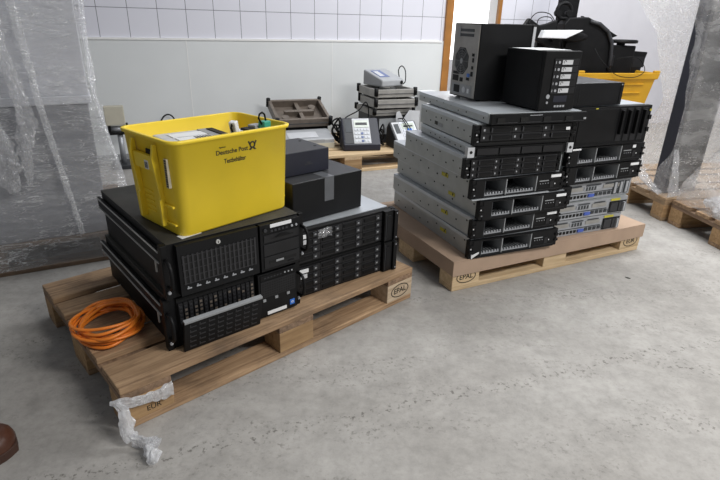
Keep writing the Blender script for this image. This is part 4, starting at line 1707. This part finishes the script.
j11 = junk('monitor', 'black monitor standing low in the bin under the white device', 'monitor',
           [(-.18, ZBN), (-.118, ZBN), (-.118, .965), (-.34, .965), (-.36, .74), (-.19, .72)], .155, .20, bevel=.006)
j10 = thing('headset', 'black ring-shaped headset standing above the bin', 'headset', BN(-.09, .19, 1.192), BYAW)
c = MB()
c.tube([(.075 * math.cos(a), 0, .02 + .065 * math.sin(a)) for a in [2 * PI * k / 24 for k in range(24)]], .016, M['black'], 8, True)
c.done('band', j10)
c = MB()
c.cyl((-.06, -.02, .0), (-.06, .02, .0), .03, M['black'])
c.done('ear_pad', j10)
c = MB()
c.cyl((.05, -.02, .0), (.05, .02, .0), .03, M['black'])
c.done('ear_pad', j10)
cable('thin black cable looping behind the left end of the bin', [BN(-.50, .08, 1.10), BN(-.46, .1, 1.16), BN(-.38, .13, 1.192), BN(-.26, .15, 1.18), BN(-.18, .17, 1.12)], .004)
cable('second thin black cable below the first loop at the bin', [BN(-.42, .08, 1.08), BN(-.40, .1, 1.13), BN(-.34, .12, 1.155), BN(-.25, .14, 1.15), BN(-.2, .16, 1.10)], .004)
cable('thin black cable sagging over the bin rim below the curved casing', [BN(.47, .09, .80), BN(.55, .03, .83), BN(.66, -.015, .82), BN(.74, -.03, .72), BN(.66, -.03, .66), BN(.5, -.025, .66), BN(.38, -.02, .705), BN(.28, .05, .82), BN(.25, .11, .9)], .0035)

# ------------------------------------------------------------------ left wrapped cartons
lc1 = thing('wrapped_carton', 'lower dark grey carton under film at the left edge', 'carton', LW(-.455, .0, PZ), LWY)
c = MB()
c.box(-.56, .48, .015, .72, .001, .588, M['wrapdark'])
c.done('carton_body', lc1, bevel=.004)
c = MB()
c.box(-.10, -.045, .0125, .0148, .002, .55, M['tape'])
c.done('tape_strip', lc1)
lc2 = thing('wrapped_carton', 'upper lighter grey carton under film at the left edge', 'carton', LW(-.448, .0, PZ + .5895), LWY)
c = MB()
c.box(-.56, .488, .005, .72, .0, .035, M['wrapgrey'])
c.box(-.555, .482, .012, .715, .035, .80, M['wrapgrey'])
c.done('carton_body', lc2, bevel=.004)


def hull(loopf, zs, n_side, mat, amp=.012, fr=7., seed=0.):
    rings = []
    for zz in zs:
        ring_ = []
        for p in loopf(zz):
            q = Vector((p[0] * fr + seed, p[1] * fr, zz * fr * .6))
            d_ = amp * noise.noise(q) + amp * .5 * noise.noise(q * 2.7)
            ring_.append((p[0] + d_ * p[2], p[1] + d_ * p[3], zz))
        rings.append(ring_)
    mb = MB()
    mb.loft(rings, mat)
    return mb


def boxloop(x0, x1, y0, y1, n=14, rc=.03):
    out = []
    for k in range(n):
        out.append((x0 + (x1 - x0) * k / n, y0, 0, -1))
    for k in range(n):
        out.append((x1, y0 + (y1 - y0) * k / n, 1, 0))
    for k in range(n):
        out.append((x1 - (x1 - x0) * k / n, y1, 0, 1))
    for k in range(n):
        out.append((x0, y1 - (y1 - y0) * k / n, -1, 0))
    return out


def interp(tab, zz):
    for (a, u), (b, v) in zip(tab, tab[1:]):
        if zz <= b:
            t_ = (zz - a) / (b - a)
            return u + (v - u) * t_
    return tab[-1][1]


lf = thing('stretch_film', 'clear stretch film wrapped round the grey cartons at left', 'plastic film', LW(0, 0, 0), LWY)
xr = [(.04, .125), (.35, .125), (.75, .060), (1.15, .075), (1.7, .08)]
yf = [(.04, -.035), (.3, -.022), (.75, -.022), (1.7, -.03)]
zs = [.035 + (1.50 - .035) * k / 40 for k in range(41)]
hull(lambda zz: boxloop(-1.12, interp(xr, zz), interp(yf, zz), .83, 26), zs, 26, M['film'], .010, 6., 3.).done('film_sheet', lf)
crumple([(-.23, -.07, 1.46), (-.245, -.075, 1.15), (-.24, -.08, .95), (-.215, -.08, .80), (-.205, -.085, .68), (-.235, -.08, .58), (-.245, -.075, .42)],
        [.026, .022, .020, .022, .032, .024, .008], M['filmfold'], .010, 18, 10).done('gathered_fold', lf)
crumple([(-.19, -.05, 1.46), (-.175, -.05, 1.1), (-.15, -.05, .72), (-.115, -.05, .40), (-.09, -.05, .17)],
        [.016, .014, .012, .010, .009], M['film'], .006, 12, 10).done('film_seam', lf)
crumple([(-.36, -.06, .70), (-.34, -.07, .60), (-.33, -.07, .50), (-.30, -.065, .40)],
        [.03, .06, .06, .02], M['filmfold'], .014, 18, 10).done('gathered_fold', lf)

# ------------------------------------------------------------------ right wrapped loads
ns = thing('tall_cabinet', 'tall navy black slab standing on the right rear pallet inside film', 'cabinet', P1(.050, .10, PZ), P1Y + .12)
c = MB()
c.box(0, .25, 0, .09, .001, 1.45, M['navy'])
c.done('cabinet_body', ns, bevel=.004)
c = MB()
c.box(.02, .23, -.004, 0, .04, 1.38, M['blackm'])
c.done('front_panel', ns, bevel=.002)
rf = thing('stretch_film', 'clear film tent over the navy slab on the right rear pallet', 'plastic film', P1(0, 0, 0), P1Y)
xb = [(.150, -.01), (.20, .12), (.40, .36), (.62, .44), (.89, .34), (1.08, .25), (1.26, .07), (1.5, -.25)]
xf = [(.150, .0), (.25, .0), (.6, .012), (1.0, .012), (1.5, -.02)]
yfr = [(.150, .0), (.3, .03), (.8, .06), (1.5, .05)]


def quadloop(zz, n=24):
    a0, a1, y0 = interp(xf, zz), interp(xb, zz), interp(yfr, zz)
    c4 = [(a0, y0), (1.17, y0), (1.17, .79), (a1, .79)]
    out_ = []
    for (p, q) in zip(c4, c4[1:] + c4[:1]):
        dx, dy = q[0] - p[0], q[1] - p[1]
        l_ = math.hypot(dx, dy)
        for k in range(n):
            out_.append((p[0] + dx * k / n, p[1] + dy * k / n, dy / l_, -dx / l_))
    return out_


zs = [.150 + (1.50 - .150) * k / 44 for k in range(45)]
hull(quadloop, zs, 26, M['filmthin'], .018, 5., 9.).done('film_sheet', rf)
crumple([(.0, .02, .44), (.02, .005, .30), (.03, .0, .21), (.04, -.012, .165)], [.012, .02, .03, .035], M['filmfold'], .012, 16, 8).done('gathered_fold', rf)
crumple([(-.03, .30, .34), (-.03, .24, .25), (-.02, .16, .20), (.0, .06, .16)], [.02, .03, .02, .012], M['filmfold'], .012, 16, 8).done('gathered_fold', rf)
# second pallet
gc_ = thing('wrapped_carton', 'grey carton on the front right pallet, cut by the photo edge', 'carton', P2(.30, .12, PZ), P1Y)
MB().box(0, .8, 0, .56, .001, .55, M['wrapgrey']).done('carton_body', gc_, bevel=.004)
rf2 = thing('stretch_film', 'clear film round the carton on the front right pallet', 'plastic film', P2(0, 0, 0), P1Y)
xl3 = [(.12, .005), (.16, .005), (.26, .03), (.45, .20), (.70, .25)]
yf3 = [(.12, .01), (.70, .10)]
zs = [.147 + (.71 - .147) * k / 20 for k in range(21)]
hull(lambda zz: boxloop(interp(xl3, zz), 1.18, interp(yf3, zz), .79, 20), zs, 20, M['filmthin'], .014, 7., 5.).done('film_sheet', rf2)
crumple([(.05, .62, .185), (.07, .54, .205), (.07, .46, .20), (.06, .38, .175)], [.02, .05, .05, .015], M['filmwhite'], .03, 18, 8).done('gathered_fold', rf2)
rl = thing('ribbed_roll', 'dark grey ribbed roll on the pallet at the right edge', 'roll', P2(.075, .10, PZ), P1Y)
c = MB()
c.cyl((.05, 0, .046), (.05, .26, .046), .045, M['wrapdark'], 20)
for k in range(9):
    c.cyl((.05, .01 + k * .028, .046), (.05, .022 + k * .028, .046), .0458, M['greyblack'], 20)
c.done('roll_body', rl)

# ------------------------------------------------------------------ shoe at the lower left
sh = thing('shoe', 'brown leather shoe at the lower left edge of the photo', 'shoe', (-.920, 1.068, 0), .40)
sh.scale = (1.14, 1.14, 1.14)


def foot_outline(s_):  # s 0 toe .. 1 heel : half widths (inner, outer)
    tab = [(0, .010), (.02, .028), (.06, .041), (.12, .049), (.2, .053), (.33, .053), (.5, .044), (.7, .034), (.85, .034), (.95, .027), (1, .010)]
    return interp(tab, s_)


L_ = .29


def srings(scale, zf, n=20):
    out = []
    return out


stn = [0, .02, .05, .09, .14, .2, .28, .36, .45, .55, .65, .75, .85, .93, .98, 1]
top = [(0, .036), (.05, .056), (.12, .064), (.25, .070), (.38, .082), (.5, .10), (.62, .105), (.8, .085), (.95, .085), (1, .07)]
u = MB()
rings = []
for s_ in stn:
    w = foot_outline(s_)
    h = interp(top, s_)
    ring_ = []
    for k in range(17):
        a = PI * k / 16
        ring_.append((-s_ * L_, -w * math.cos(a), .022 + (h - .022) * max(0, math.sin(a)) ** .62))
    rings.append(ring_)
u.loft(rings, M['leather'], closed=False, caps=True)
u.done('upper', sh)
so = MB()
out = [(-s_ * L_ + (.006 if s_ == 0 else 0), -foot_outline(s_) - .004) for s_ in stn] + [(-s_ * L_, foot_outline(s_) + .004) for s_ in reversed(stn)]
so.prism(out, 0, .023, M['sole'], 'z')
so.done('sole', sh, bevel=.002)
col = MB()
col.tube([(-.205 + .058 * math.cos(a), .026 * math.sin(a), .098 - .010 * math.cos(a)) for a in [2 * PI * k / 20 for k in range(20)]], .007, M['leather'], 8, True)
col.done('collar', sh)
ls = MB()
for k in range(4):
    x = -.105 - k * .018
    ls.tube([(x, -.018, .074 + k * .007), (x, 0, .082 + k * .007), (x, .018, .074 + k * .007)], .003, M['sole'], 6)
ls.done('laces', sh)

# ------------------------------------------------------------------ small debris on the floor
d_ = MB()
r_ = .012
d_.loft([[(r_ * (1 + .4 * math.sin(k * 2.1 + zz)) * math.cos(2 * PI * k / 9) * s_, r_ * .5 * math.sin(2 * PI * k / 9) * s_, zz * r_) for k in range(9)] for zz, s_ in ((0, 1), (.18, .9), (.3, .4))], M['print'], smooth=False, caps=True)
tag(d_.done('floor_crumb', None, (1.275, 2.202, 0), (0, 0, -.6)), 'tiny dark crumb alone on the floor in front of the right pallet', 'debris')
